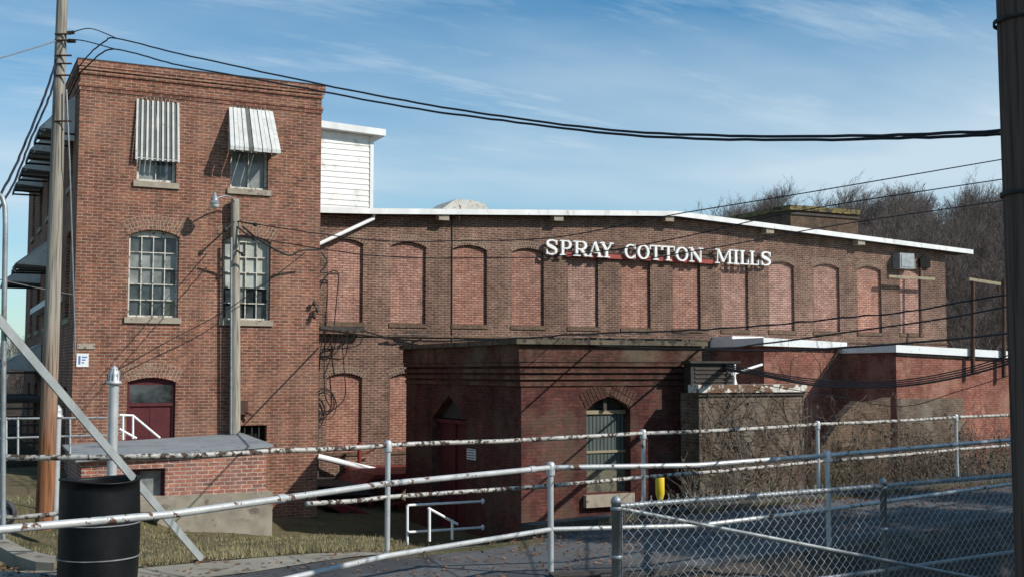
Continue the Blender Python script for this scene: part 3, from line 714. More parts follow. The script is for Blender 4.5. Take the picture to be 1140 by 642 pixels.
# roof slab, soffit and fascia
OV = 0.32
RX = [XM0 - 0.2, PK[1][0], XPK, XRF]
slope = (PK[2][1] - PK[3][1]) / (XM1 - XPK)
RZ = [PK[0][1], PK[1][1], PK[2][1], PK[2][1] - slope * (XRF - XPK)]
mb = MB(); ms_ = MB(); mf = MB()
for i in range(3):
    x0, x1, z0, z1 = RX[i], RX[i + 1], RZ[i], RZ[i + 1]
    ya = YM - OV; yb = 70
    if i == 0: ya = YM - OV
    mb.add([(x0, ya, z0 + 0.10), (x1, ya, z1 + 0.10), (x1, yb, z1 + 0.10), (x0, yb, z0 + 0.10), (x0, ya, z0 + 0.135), (x1, ya, z1 + 0.135), (x1, yb, z1 + 0.135), (x0, yb, z0 + 0.135)],
           [(0, 3, 2, 1), (4, 5, 6, 7), (0, 1, 5, 4), (1, 2, 6, 5), (2, 3, 7, 6), (3, 0, 4, 7)])
    ms_.add([(x0, YM - OV, z0 + 0.02), (x1, YM - OV, z1 + 0.02), (x1, YM + 0.5, z1 + 0.02), (x0, YM + 0.5, z0 + 0.02), (x0, YM - OV, z0 + 0.095), (x1, YM - OV, z1 + 0.095), (x1, YM + 0.5, z1 + 0.095), (x0, YM + 0.5, z0 + 0.095)],
            [(0, 3, 2, 1), (4, 5, 6, 7), (0, 1, 5, 4), (1, 2, 6, 5), (2, 3, 7, 6), (3, 0, 4, 7)])
    f0 = YM - OV - 0.04; f1 = YM - OV - 0.003
    mf.add([(x0, f0, z0 - 0.0), (x1, f0, z1 - 0.0), (x1, f1, z1 - 0.0), (x0, f1, z0 - 0.0), (x0, f0, z0 + 0.16), (x1, f0, z1 + 0.16), (x1, f1, z1 + 0.16), (x0, f1, z0 + 0.16)],
           [(0, 3, 2, 1), (4, 5, 6, 7), (0, 1, 5, 4), (1, 2, 6, 5), (2, 3, 7, 6), (3, 0, 4, 7)])
mb.build('roof', M['roof'], mill); ms_.build('soffit', M['soffit'], mill); mf.build('fascia', M['white_trim'], mill)
def roofz(x):
    for i in range(3):
        if RX[i] <= x <= RX[i + 1]: return RZ[i] + (RZ[i + 1] - RZ[i]) * (x - RX[i]) / (RX[i + 1] - RX[i])
    return RZ[-1]
for px in (490, 617, 740, 851, 952):
    x = atY(px, 245, YM).x; z = roofz(x)
    mb = MB(); mb.box(x - 0.16, x + 0.16, YM - OV + 0.02, YM - 0.01, z - 0.16, z + 0.015); mb.build('rafter_end', M['stone'], mill)
# thin dark lead flashing line beneath windows + horizontal weathered band
mb = MB(); zb_ = zs - 0.33; mb.box(XM0, XM1, YM - 0.045, YM - 0.003, zb_ - 0.06, zb_); mb.build('string_course', M['bare_brick'], mill)
# vertical expansion joint pipe
xj = atY(503, 330, YM).x
mb = MB(); mb.tube([(xj, YM - 0.02, zs - 1), (xj, YM - 0.02, roofz(xj) - 0.02)], 0.018, 6); mb.build('joint_strip', M['soffit'], mill)

# ---- sign letters
zb0 = atY(607, 283.5, YM - 0.15).z; zt0 = atY(607, 266.5, YM - 0.15).z; LH = zt0 - zb0
sign = thing('sign_lettering', 'white serif letters reading SPRAY COTTON MILLS on the mill wall', 'sign', (atY(607, 283, YM - 0.15).x, YM - 0.15, zb0))
T = 0.19; t_ = 0.09; sf = 0.075
def arc(cx, cz, rx, rz, a0, a1, n=14): return [(cx + rx * math.cos(rad(a0 + (a1 - a0) * i / n)), cz + rz * math.sin(rad(a0 + (a1 - a0) * i / n))) for i in range(n + 1)]
# each stroke: (points, width list or width) in unit box 0..1 x 0..1
def ring(cx, cz, rx, rz, a0, a1, thick, thin):
    pts = arc(cx, cz, rx, rz, a0, a1, 22); ws = []
    for i in range(23):
        a_ = rad(a0 + (a1 - a0) * i / 22); ws.append(thin + (thick - thin) * abs(math.cos(a_)) ** 1.3)
    return (pts, ws)
def serif(x, z, w=0.34): return ([(x - w / 2, z), (x + w / 2, z)], sf)
def letter(ch):
    b0 = sf / 2; b1 = 1 - sf / 2
    if ch == 'S':
        return [([(0.86, 0.80), (0.80, 0.90), (0.68, 0.955), (0.5, 0.96), (0.30, 0.93), (0.17, 0.84), (0.15, 0.72), (0.24, 0.62), (0.45, 0.54), (0.68, 0.45), (0.83, 0.35), (0.84, 0.2), (0.72, 0.09), (0.5, 0.04), (0.3, 0.05), (0.18, 0.12), (0.12, 0.22)],
                 [0.09, 0.09, 0.09, 0.09, 0.12, 0.17, 0.2, 0.22, 0.22, 0.22, 0.2, 0.18, 0.13, 0.09, 0.09, 0.09, 0.09]),
                ([(0.88, 0.98), (0.88, 0.66)], 0.07), ([(0.10, 0.02), (0.10, 0.34)], 0.07)]
    if ch in 'PR':
        s = [([(0.25, 0), (0.25, 1)], T), serif(0.25, b0, 0.48), ([(0.02, b1), (0.55, b1)], sf), ([(0.25, 0.47), (0.58, 0.47)], t_), ring(0.56, 0.72, 0.26, 0.245, -90, 90, T, t_)]
        if ch == 'R': s += [([(0.50, 0.47), (0.84, 0.03)], T), ([(0.72, b0), (1.0, b0)], sf)]
        return s
    if ch == 'A': return [([(0.5, 1), (0.84, 0)], T), ([(0.47, 0.98), (0.15, 0)], t_), ([(0.26, 0.3), (0.72, 0.3)], t_), serif(0.14, b0, 0.32), serif(0.83, b0, 0.36)]
    if ch == 'Y': return [([(0.5, 0.48), (0.5, 0)], T), ([(0.17, 1), (0.5, 0.45)], T), ([(0.85, 1), (0.52, 0.45)], t_), serif(0.5, b0, 0.42), serif(0.17, b1, 0.36), serif(0.84, b1, 0.3)]
    if ch == 'C': return [ring(0.54, 0.5, 0.38, 0.45, 40, 320, T, t_), ([(0.88, 1.0), (0.88, 0.66)], 0.07), ([(0.88, 0.02), (0.88, 0.3)], 0.05)]
    if ch == 'O': return [ring(0.5, 0.5, 0.38, 0.45, 0, 360, T, t_)]
    if ch == 'T': return [([(0.5, 0), (0.5, 1)], T), ([(0.05, b1), (0.95, b1)], t_), ([(0.07, 1), (0.07, 0.7)], 0.07), ([(0.93, 1), (0.93, 0.7)], 0.07), serif(0.5, b0, 0.42)]
    if ch == 'N': return [([(0.2, 0), (0.2, 1)], t_), ([(0.17, 0.97), (0.8, 0.03)], T), ([(0.82, 0), (0.82, 1)], t_), serif(0.2, b0, 0.34), serif(0.13, b1, 0.3), serif(0.82, b1, 0.34)]
    if ch == 'M': return [([(0.14, 0), (0.17, 1)], t_ * 0.8), ([(0.2, 0.98), (0.48, 0.1)], T * 0.85), ([(0.48, 0.1), (0.79, 0.98)], t_ * 0.8), ([(0.83, 0), (0.82, 1)], T * 0.85), serif(0.14, b0, 0.26), serif(0.83, b0, 0.3), serif(0.12, b1, 0.22), serif(0.88, b1, 0.22)]
    if ch == 'I': return [([(0.5, 0), (0.5, 1)], T * 1.0), serif(0.5, b0, 0.8), serif(0.5, b1, 0.8)]
    if ch == 'L': return [([(0.3, 0), (0.3, 1)], T), serif(0.3, b1, 0.52), ([(0.05, b0), (0.95, b0)], sf), ([(0.92, 0), (0.92, 0.34)], 0.08)]
def build_letter(ch, x0, x1):
    W = x1 - x0; mb = MB(); k = 0
    for pts, w in letter(ch):
        k += 1; yf = YM - 0.20 - 0.0025 * k; yb = YM - 0.13 + 0.002 * k
        n_ = len(pts); ws = w if isinstance(w, list) else [w] * n_
        P = [Vector((x0 + p[0] * W, 0, zb0 + p[1] * LH)) for p in pts]
        Lft = []; Rgt = []
        for i in range(n_):
            d = P[min(i + 1, n_ - 1)] - P[max(i - 1, 0)]; d.normalize(); nn = Vector((-d.z, 0, d.x)) * (ws[i] * LH / 2)
            Lft.append(P[i] + nn); Rgt.append(P[i] - nn)
        vs = []; fs = []
        for i in range(n_):
            vs += [Vector((Lft[i].x, yf, Lft[i].z)), Vector((Rgt[i].x, yf, Rgt[i].z)), Vector((Rgt[i].x, yb, Rgt[i].z)), Vector((Lft[i].x, yb, Lft[i].z))]
        for i in range(n_ - 1):
            a = 4 * i; b = a + 4
            for q in range(4): fs.append((a + q, a + (q + 1) % 4, b + (q + 1) % 4, b + q))
        fs += [(0, 1, 2, 3), (4 * n_ - 1, 4 * n_ - 2, 4 * n_ - 3, 4 * n_ - 4)]
        mb.add(vs, fs)
    return mb.build('letter', M['sign_white'], sign)
SC = 4.071
words = [('SPRAY', [(68, 125), (132, 190), (192, 262), (258, 326), (314, 376)]), ('COTTON', [(422, 480), (482, 540), (538, 597), (594, 654), (655, 716), (716, 782)]), ('MILLS', [(834, 915), (915, 945), (946, 988), (990, 1034), (1042, 1090)])]
for wd, rs in words:
    for ch, (a, b) in zip(wd, rs):
        build_letter(ch, atY(590 + a / SC, 280, YM - 0.15).x, atY(590 + b / SC, 280, YM - 0.15).x)
mb = MB(); x0 = atY(628, 285, YM).x; x1 = atY(796, 285, YM).x
mb.box(x0, x1, YM - 0.10, YM - 0.04, zb0 - 0.02, zb0 + 0.13); mb.build('backing_rail', M['sign_red'], sign)
mb = MB(); x0 = atY(608, 285, YM).x; x1 = atY(857, 285, YM).x
for z in (zb0 + 0.12 + 0.02, zb0 + LH * 0.8): mb.box(x0, x1, YM - 0.127, YM - 0.102, z, z + 0.03)
for i in range(9):
    q = x0 + (x1 - x0) * (i + 0.5) / 9; mb.box(q - 0.012, q + 0.012, YM - 0.101, YM + 0.0, zb0 + LH * 0.8 - 0.01, zb0 + LH * 0.8 + 0.02)
mb.build('mounting_bar', M['dark_metal'], sign)

# ---- penthouse in white siding
YP = 33.4
p0 = XR - 0.2; p1 = atY(414.5, 200, YP).x; pz0 = atY(386, 238, YP).z; pzl = atY(357, 141, YP).z; pzr = atY(415, 152, YP).z
ph = thing('rooftop_addition', 'small white clapboard addition on the roof beside the brick tower', 'building', (p0, YP, pz0))
mb = MB(); mb.prism([Vector((p0, YP, pz0 - 0.4)), Vector((p1, YP, pz0 - 0.4)), Vector((p1, YP, pzr)), Vector((p0, YP, pzl))], (0, 5, 0)); mb.build('wall', M['siding'], ph)
mb = MB(); z = pz0 - 0.1; e = 0.17
while z < pzl - 0.1:
    zt_ = z + e
    xe = p1 - 0.0
    if zt_ > pzr: xe = min(p1, p0 + (p1 - p0) * (pzl - zt_) / max(0.01, pzl - pzr))
    if xe > p0 + 0.1: mb.prism([Vector((p0, YP - 0.028, z)), Vector((p0, YP - 0.002, z)), Vector((p0, YP - 0.006, zt_)), Vector((p0, YP - 0.010, zt_))], (xe - p0, 0, 0))
    z += e
mb.build('clapboards', M['siding'], ph)
mb = MB(); mb.box(p1 - 0.09, p1 + 0.02, YP - 0.045, YP - 0.03, pz0 - 0.1, pzr); mb.build('corner_board', M['white_trim'], ph)
mb = MB(); xr2 = p1 + 0.32; sl = (pzl - pzr) / (p1 - p0)
mb.prism([Vector((p0, YP - 0.3, pzl + 0.0)), Vector((xr2, YP - 0.3, pzl - sl * (xr2 - p0))), Vector((xr2, YP - 0.3, pzl - sl * (xr2 - p0) + 0.2)), Vector((p0, YP - 0.3, pzl + 0.2))], (0, 5.5, 0)); mb.build('roof', M['white_trim'], ph)

# ---- downspout
dsA = atY(416, 243, YM - 0.2); dsB = atY(357, 271, YM - 0.25)
o = MB().tube([dsA + Vector((0, 0, 0.18)), dsA, dsB, dsB + Vector((-0.25, 0, -0.12))], 0.055, 10).build('downspout', M['white_pipe'], origin=dsA)
tag(o, 'white downspout slanting down from the roof edge beside the tower', 'pipe')

# ---- things on the roof
Yk = 40
kx0 = atY(872, 240, Yk).x; kx1 = atY(955, 240, Yk).x; kz1 = atY(910, 232, Yk).z
ch = thing('rooftop_brick_block', 'dark brick parapet block rising behind the right half of the mill roof', 'building', (kx0, Yk, kz1 - 2))
kxm = atY(912, 240, Yk).x
mb = MB(); mb.box(kx0 + 0.4, kx1, Yk, Yk + 4, kz1 - 2.4, kz1 - 0.17); mb.build('wall', M['bare_brick'], ch)
M['moss'] = surf('mossy_coping', (0.10, 0.085, 0.04), (0.24, 0.18, 0.06), 3, 0.95, c3=(0.05, 0.045, 0.035), c3scale=5, c3pos=0.5)
mb = MB(); mb.box(kx0 + 0.3, kx1 + 0.08, Yk - 0.1, Yk + 4.1, kz1 - 0.168, kz1 + 0.05); mb.build('coping', M['moss'], ch)
mb = MB(); mb.box(kx0 + 0.37, kx1 + 0.05, Yk - 0.06, Yk - 0.003, kz1 - 0.36, kz1 - 0.26); mb.build('band', M['soffit'], ch)
Yv = 36
va = atY(484, 234, Yv); vb = atY(547, 234, Yv); vt = atY(515, 222, Yv)
vt_ = thing('roof_ventilator', 'pale humped ventilator hood peeking over the mill roof', 'vent', va)
pr = [(va.x - 0.1, va.z - 0.5), (vb.x, va.z - 0.5), (vb.x, va.z + 0.02), (vb.x - 0.25, vt.z - 0.1), (vb.x - 0.75, vt.z), (va.x + 0.75, vt.z - 0.02), (va.x + 0.3, va.z + 0.08)]
M['canvas'] = surf('pale_ventilator_metal', (0.42, 0.41, 0.37), (0.58, 0.57, 0.52), 3, 0.8, c3=(0.3, 0.28, 0.24), c3pos=0.55, bmp=0.4)
mb = MB(); mb.prism([Vector((a, Yv, b)) for a, b in pr], (0, 1.6, 0)); mb.build('hood', M['canvas'], vt_)
mb = MB(); mb.box(va.x - 0.05, va.x + 0.55, Yv - 0.06, Yv - 0.004, va.z - 0.4, va.z + 0.05); mb.build('flashing', M['roof'], vt_)
vq = atY(511, 233, YM - 0.2)
o = MB().tube([vq + Vector((0, 0, 0.12)), vq + Vector((0, -0.1, 0.03)), vq + Vector((-0.05, -0.1, -0.35))], 0.012, 6).build('roof_hook', M['rust'], origin=vq); tag(o, 'thin bent hook hanging from the roof edge right of the ventilator', 'bracket')

# ================================================================== BRICK SHED (flat-roofed box)
XB = 10.56; YB = 20.99; YBK = 27.39
XB1 = atY(775, 450, YB).x; ZBt = atY(578, 380, YB).z; ZBb = -2.6
M['cop_dirty'] = surf('dirty_parapet_coping', (0.07, 0.058, 0.042), (0.16, 0.135, 0.10), 2.5, 0.95, c3=(0.045, 0.035, 0.028), c3pos=0.5, c3w=0.1, c3scale=5, bmp=0.5)
shed = thing('brick_shed', 'squat flat-roofed dark red brick block with corbelled cornice in front of the mill', 'building', (XB, YB, ZBb))
WB = rectY(653, 702, 441, 548, YB); xm = (WB[0] + WB[1]) / 2; zsp = atY(676, 456, YB).z
gl = [(WB[0], WB[2]), (WB[1], WB[2]), (WB[1], zsp), (WB[1] - 0.22, zsp + 0.2), (xm + 0.02, WB[3]), (xm - 0.02, WB[3]), (WB[0] + 0.22, zsp + 0.18), (WB[0], zsp)]
me = poly_holes([(XB, ZBb), (XB1, ZBb), (XB1, ZBt), (XB, ZBt)], [gl], 0.32, frontY(YB)); link('wall', me, M['shed_brick'], shed)
# left wall with door opening
dy0 = atX(519, 520, XB).y; dy1 = atX(481, 520, XB).y; dz1 = atX(500, 466, XB).z
dh = [(dy0, ZBb + 0.1), (dy1, ZBb + 0.1), (dy1, dz1), ((dy0 + dy1) / 2, dz1 + 0.55), (dy0, dz1)]
me = poly_holes([(YB + 0.322, ZBb), (YBK - 0.303, ZBb), (YBK - 0.303, ZBt), (YB + 0.322, ZBt)], [dh], 0.32, sideX(XB)); link('side_wall', me, M['shed_brick'], shed)
mb = MB(); mb.box(XB + 0.2, XB + 0.25, dy0 - 0.1, dy1 + 0.1, ZBb, dz1 - 0.02); d_ = mb.build('door', M['red_door'], shed)
mb = MB(); mb.box(XB + 0.16, XB + 0.199, (dy0 + dy1) / 2 - 0.02, (dy0 + dy1) / 2 + 0.02, ZBb + 0.1, dz1 - 0.05); mb.box(XB + 0.1, XB + 0.199, dy0, dy1, dz1 - 0.1, dz1 - 0.02); mb.build('frame', M['red_door'], d_)
mb = MB(); mb.box(XB + 0.22, XB + 0.26, dy0 - 0.1, dy1 + 0.1, dz1, dz1 + 0.65); mb.build('tympanum', M['old_wood'], shed)
mb = MB(); mb.box(XB1 - 0.32, XB1, YB + 0.322, YBK - 0.303, ZBb, ZBt); mb.build('right_wall', M['shed_brick'], shed)
MB().box(XB, XB1, YBK - 0.3, YBK, ZBb, ZBt).build('rear_wall', M['shed_brick'], shed)
mb = MB(); mb.box(XB + 0.33, XB1 - 0.33, YB + 0.33, YBK, ZBt - 0.3, ZBt - 0.12); mb.build('roof', M['roof'], shed)
mb = MB()
def bnd(mb, z0, z1, pr):
    mb.box(XB - pr, XB1 + pr, YB - pr, YB - 0.002, z0, z1); mb.box(XB - pr, XB - 0.002, YB - 0.002, YBK, z0, z1)
zz = ZBt
bnd(mb, zz - 0.40, zz - 0.05, 0.095)
for k, pr_ in enumerate((0.075, 0.06, 0.045, 0.03)):
    z1q = zz - 0.404 - k * 0.135; bnd(mb, z1q - 0.085, z1q, pr_)
mb.build('cornice', M['shed_cornice'], shed)
mb = MB(); mb.box(XB - 0.2, XB1 + 0.18, YB - 0.2, YB + 0.38, zz - 0.048, zz + 0.05); mb.box(XB - 0.2, XB + 0.38, YB + 0.382, YBK, zz - 0.048, zz + 0.05); mb.box(XB + 0.39, XB1 + 0.1, YB + 0.39, YBK - 0.1, zz - 0.03, zz + 0.02)
mb.build('coping', M['cop_dirty'], shed)
# rubble
mb = MB()
for i in range(46):
    x = R.uniform(XB + 0.4, XB1); s_ = R.uniform(0.02, 0.06)
    mb.beam((x, YB + R.uniform(-0.1, 0.3), zz + 0.05 + s_ / 2), (x + R.uniform(0.04, 0.25), YB + R.uniform(-0.1, 0.3), zz + 0.05 + s_ / 2), s_, s_)
o = mb.build('debris', M['old_wood'], origin=(XB, YB, zz + 0.05)); tag(o, 'dark sticks and rubble scattered along the top of the brick block', 'debris', kind='stuff')
# pointed arch brick hood
mb = MB()
for sx in (-1, 1):
    A = Vector((xm, YB, WB[3] + 0.02)); Bp = Vector((xm + sx * (WB[1] - WB[0]) / 2 * 1.02, YB, zsp + 0.02))
    d = (Bp - A); Ln = d.length; d.normalize(); nn = Vector((-d.z, 0, d.x)) * (1 if sx < 0 else -1)
    if nn.z < 0: nn = -nn
    for rg in range(2):
        k = int(Ln / 0.085)
        for i in range(k):
            c0 = A + d * (Ln * (i + 0.07) / k) + nn * (0.03 + rg * 0.17); c1 = A + d * (Ln * (i + 0.9) / k) + nn * (0.03 + rg * 0.17)
            mb.prism([c0 + Vector((0, -0.015, 0)), c1 + Vector((0, -0.015, 0)), c1 + nn * 0.155 + Vector((0, -0.015, 0)), c0 + nn * 0.155 + Vector((0, -0.015, 0))], (0, 0.025, 0))
mb.build('arch', M['shed_cornice'], shed)
# boarded window
zm = atY(676, 503, YB).z; zlow = atY(676, 524, YB).z
mb = MB(); mb.box(WB[0] - 0.05, WB[1] + 0.05, YB + 0.24, YB + 0.27, zlow, zsp - 0.02)
w = mb.build('window_shutter', M['shutter'], shed)
MB().box(WB[0], WB[1], YB + 0.215, YB + 0.238, zm - 0.025, zm + 0.025).build('crossbar', M['plywood'], w); MB().box(WB[0], WB[1], YB + 0.2, YB + 0.238, zsp - 0.09, zsp - 0.01).build('crossbar', M['plywood'], w)
mb = MB(); mb.box(WB[0] - 0.05, WB[1] + 0.05, YB + 0.235, YB + 0.262, WB[2], zlow - 0.003); mb.build('lower_board', M['moldy_board'], w)
mb = MB(); mb.box(WB[0], WB[1], YB + 0.28, YB + 0.30, zsp - 0.03, WB[3] + 0.1); mb.box(xm - 0.05, xm + 0.03, YB + 0.12, YB + 0.2, zsp - 0.005, WB[3] - 0.02); mb.build('tympanum', M['old_wood'], shed)
mb = MB(); mb.box(WB[0] - 0.08, WB[1] + 0.02, YB - 0.12, YB - 0.003, WB[2] - 0.27, WB[2] - 0.02); mb.build('sill', M['stone'], shed)
# notice by the door
nt0 = atX(530, 515, XB).y; nt1 = atX(521, 500, XB).y; nz0 = atX(525, 511, XB).z; nz1 = atX(525, 499, XB).z
s = thing('notice_board', 'small white notice fixed beside the dark doorway of the brick block', 'sign', (XB, nt0, nz0))
mb = MB(); mb.box(XB - 0.03, XB - 0.003, nt0, nt1, nz0, nz1); mb.build('panel', M['white_trim'], s)
mb = MB()
for k in range(4): mb.box(XB - 0.034, XB - 0.0305, nt0 + 0.03, nt1 - 0.03, nz0 + 0.03 + k * 0.055, nz0 + 0.05 + k * 0.055)
mb.build('marking', M['soffit'], s)

# ================================================================== VINE-COVERED ANNEX (right of shed)
YV = 20.16; XV0 = 0.7094 * YV; XV1 = atY(895, 500, YV).x; ZV = atY(776, 437, YV).z
annex = thing('low_brick_annex', 'low grey-brown brick annex with rusty white coping beside the brick block', 'building', (XV0, YV, -2.6))
mb = MB(); mb.box(XV0, XV1, YV, YB - 0.16, -2.6, ZV); mb.box(XB1 + 0.2, XV1, YB - 0.16, 25.5, -2.6, ZV - 0.002); mb.build('wall', M['annex_brick'], annex)
M['rusty_white'] = surf('rusty_white_coping', (0.55, 0.53, 0.48), (0.72, 0.70, 0.64), 4, 0.7, c3=(0.16, 0.09, 0.055), c3pos=0.47, c3w=0.06, c3scale=5)
mb = MB(); mb.box(XV0 - 0.06, XV1 + 0.05, YV - 0.08, YV + 0.3, ZV + 0.003, ZV + 0.17); mb.build('coping', M['rusty_white'], annex)
mb = MB(); mb.box(XV0 - 0.03, XV1 + 0.03, YV - 0.04, YV - 0.003, ZV - 0.07, ZV); mb.build('drip_edge', M['soffit'], annex)
# dark hood on top next to shed corner
hx0 = XV0 + 0.05; hx1 = atY(820, 420, YV + 0.35).x; hz1 = atY(790, 404, YV + 0.3).z
hood = thing('rooftop_equipment_box', 'dark sheet-metal housing on the annex roof beside the cornice of the brick block', 'housing', (hx0, YV + 0.35, ZV))
mb = MB(); mb.box(hx0, hx1, YV + 0.35, YB - 0.22, ZV + 0.02, hz1); mb.build('body', M['dark_metal'], hood)
mb = MB(); mb.box(hx0 - 0.06, hx1 + 0.06, YV + 0.27, YB - 0.21, hz1 + 0.003, hz1 + 0.05); mb.build('lid', M['dark_metal'], hood)
mb = MB()
for k in range(4): mb.box(hx0 + 0.1, hx1 - 0.1, YV + 0.33, YV + 0.347, ZV + 0.22 + k * 0.09, ZV + 0.255 + k * 0.09)
mb.build('louvre', M['soffit'], hood)
# white roof rail beside it
q0 = atY(818, 431, YV + 0.2); q1 = atY(818, 405, YV + 0.2); q2 = atY(815, 416, YV + 0.2); q3 = atY(848, 405.5, YV + 1.9)
o = thing('roof_handrail', 'short white handrail on top of the annex roof', 'railing', q0)
MB().tube([q0, q1], 0.022, 8).build('post', M['white_pipe'], o); MB().tube([q2, q3], 0.03, 8).build('rail', M['white_pipe'], o)
MB().tube([q2 + Vector((0.05, 0, -0.02)), atY(820, 428, YV + 0.2)], 0.02, 8).build('brace', M['white_pipe'], o)

# ================================================================== RED ANNEXES A, B
YA = 28.7; XA0 = 22.8; XA1 = 25.9
zA = atY(848, 385, YA).z; zA1 = atY(945, 388, YA).z
A_ = thing('red_brick_wing', 'red painted brick wing with pale metal fascia behind the vine-covered annex', 'building', (XA0, YA, -2.6))
zf = zA; sA = (zA1 - zA) / (XA1 - XA0)
mb = MB(); mb.prism([Vector((XA0, YA, -2.6)), Vector((XA1 + 0.3, YA, -2.6)), Vector((XA1 + 0.3, YA, zA1)), Vector((XA0, YA, zA))], (0, YM - 0.005 - YA, 0)); mb.build('wall', M['red_brick'], A_)
tA = atY(848, 375.5, YA).z - zA
mb = MB(); mb.prism([Vector((XA0 - 0.12, YA - 0.15, zA + 0.01)), Vector((XA1 + 0.1, YA - 0.15, zA1 + 0.005)), Vector((XA1 + 0.1, YA - 0.15, zA1 + 0.2)), Vector((XA0 - 0.12, YA - 0.15, zA + tA))], (0, YM - 0.01 - YA + 0.15, 0)); mb.build('fascia', M['fascia_white'], A_)
mb = MB(); mb.box(XA0 - 0.05, XA0 + 1.2, YA + 1.5, YM - 0.02, zA + tA + 0.005, zA + tA + 0.09); mb.build('roof_upstand', M['white_trim'], A_)
YBb = 26.35; XC0 = 25.9
zC = atY(996, 392, YBb).z; XC1 = atY(1180, 400, YBb).x; zC1 = atY(1128, 399, YBb).z; xq = atY(1128, 399, YBb).x
sC = (zC1 - zC) / (xq - XC0); zC2 = zC + sC * (XC1 - XC0)
B_ = thing('red_brick_wing', 'nearer red painted brick wing with white sloping fascia at the far right', 'building', (XC0, YBb, -2.6))
mb = MB(); mb.prism([Vector((XC0, YBb, -2.6)), Vector((XC1, YBb, -2.6)), Vector((XC1, YBb, zC2)), Vector((XC0, YBb, zC))], (0, YM - 0.005 - YBb, 0)); mb.build('wall', M['red_brick'], B_)
tC = atY(996, 383.5, YBb).z - zC
mb = MB(); mb.prism([Vector((XC0 - 0.1, YBb - 0.12, zC + 0.006)), Vector((XC1, YBb - 0.12, zC2 + 0.006)), Vector((XC1, YBb - 0.12, zC2 + tC * 1.0)), Vector((XC0 - 0.1, YBb - 0.12, zC + tC))], (0, YM - 0.012 - YBb + 0.12, 0)); mb.build('fascia', M['fascia_white'], B_)
mb = MB(); mb.prism([Vector((XC0 + 0.0, YBb - 0.06, zC - 0.07)), Vector((XC1, YBb - 0.06, zC2 - 0.07)), Vector((XC1, YBb - 0.06, zC2)), Vector((XC0, YBb - 0.06, zC))], (0, 0.057, 0)); mb.build('drip_edge', M['soffit'], B_)
gx1 = atY(1073, 460, YBb).x; gz = atY(1030, 443, YBb).z
mb = MB(); mb.box(XC0 + 0.01, gx1, YBb - 0.006, YBb - 0.002, -2.6, gz); p_ = mb.build('unpainted_patch', M['annex_brick'], B_); p_['label'] = 'unpainted grey-brown brick lower wall'
# low crumbling wall in front
YW = 24.6
wx0 = atY(906, 500, YW).x; wx1 = atY(992, 480, YW).x
pts = [(wx0, -2.6), (wx1, -2.6), (wx1, atY(992, 442, YW).z), (atY(975, 440, YW).x, atY(975, 447, YW).z), (atY(955, 446, YW).x, atY(955, 446, YW).z), (atY(938, 462, YW).x, atY(938, 463, YW).z), (atY(925, 480, YW).x, atY(925, 482, YW).z), (wx0, atY(906, 512, YW).z)]
o = thing('ruined_brick_wall', 'crumbling brown brick wall with a sloping broken top in front of the red wings', 'wall', (wx0, YW, -2.6))
mb = MB(); mb.prism([Vector((a, YW, b)) for a, b in pts], (0, 0.3, 0)); mb.build('masonry', M['bare_brick'], o)

# electrical fittings on mill right end
def pipe_frame(name, label, pts_posts, arm, Y, r=0.05):
    o = thing(name, label, 'frame', arm[0]); 
    for a, b in pts_posts: MB().tube([a, b], r, 8).build('post', M['rust'], o)
    MB().beam(arm[0], arm[1], 0.09, 0.09).build('crossarm', M['plywood'], o)
    return o
Ye = YM - 0.35
pipe_frame('wire_rack', 'rusty post with pale crossarm below the grey box at the mill end', [(atY(1024.5, 298, Ye), atY(1024.5, 374, Ye))], (atY(989, 307.5, Ye), atY(1040, 310.5, Ye)), Ye, 0.045)
Yf = YBb - 0.2
pipe_frame('wire_rack', 'pair of dark posts with rusty crossarm rising above the right-hand red wing', [(atY(1083, 313, Yf), atY(1083, 417, Yf)), (atY(1117.5, 311, Yf), atY(1117.5, 420, Yf))], (atY(1078, 310.5, Yf), atY(1113, 316, Yf)), Yf, 0.065)
a = rectY(1002, 1018, 282, 299, Ye)
o = thing('junction_box', 'grey electrical box fixed under the roof edge at the mill right end', 'box', (a[0], Ye, a[2]))
mb = MB(); mb.box(a[0], a[1], Ye, YM - 0.003, a[2], a[3]); mb.build('body', M['galv'], o)
mb = MB(); mb.box(a[0] + 0.06, a[1] - 0.06, Ye - 0.02, Ye - 0.002, a[2] + 0.06, a[3] - 0.05); mb.build('cover', M['galv'], o)
a2 = rectY(1022, 1033, 288, 298, YM)
mb = MB(); mb.box(a2[0], a2[1], YM - 0.12, YM - 0.003, a2[2], a2[3]); o = mb.build('wall_vent', M['black_void'], origin=(a2[0], YM, a2[2])); tag(o, 'black square vent beside the grey electrical box', 'vent')

# ================================================================== PORCH
YPc = 24.1; XP0 = XL - 0.05; XP1 = 6.2
porch = thing('basement_porch', 'low brick porch with grey sloping flat roof and concrete base below the tower', 'building', (XP0, YPc, -2.2))
zfr = atY(297, 494, YPc).z; zfl = atY(92, 510, YPc).z; zbr = atY(256, 481.5, YT).z; zbl = atY(84, 494, YT).z
zbase = atY(200, 551, YPc).z
PW = rectY(143, 184, 521, 550, YPc)
me = poly_holes([(XP0, zbase), (XP1, zbase), (XP1, zfr - 0.06), (XP0, zfl - 0.06)], [archloop(PW[0], PW[1], zbase + 0.004, PW[3], 0)], 0.3, frontY(YPc)); link('wall', me, M['porch_brick'], porch)
for X0, zf_, zb__ in ((XP0, zfl, zbl), (XP1 - 0.3, zfr, zbr)):
    mb = MB(); mb.prism([Vector((X0, YPc + 0.302, zbase)), Vector((X0, YT - 0.003, zbase)), Vector((X0, YT - 0.003, zb__ - 0.1)), Vector((X0, YPc + 0.302, zf_ - 0.07))], (0.3, 0, 0)); mb.build('side_wall', M['porch_brick'], porch)
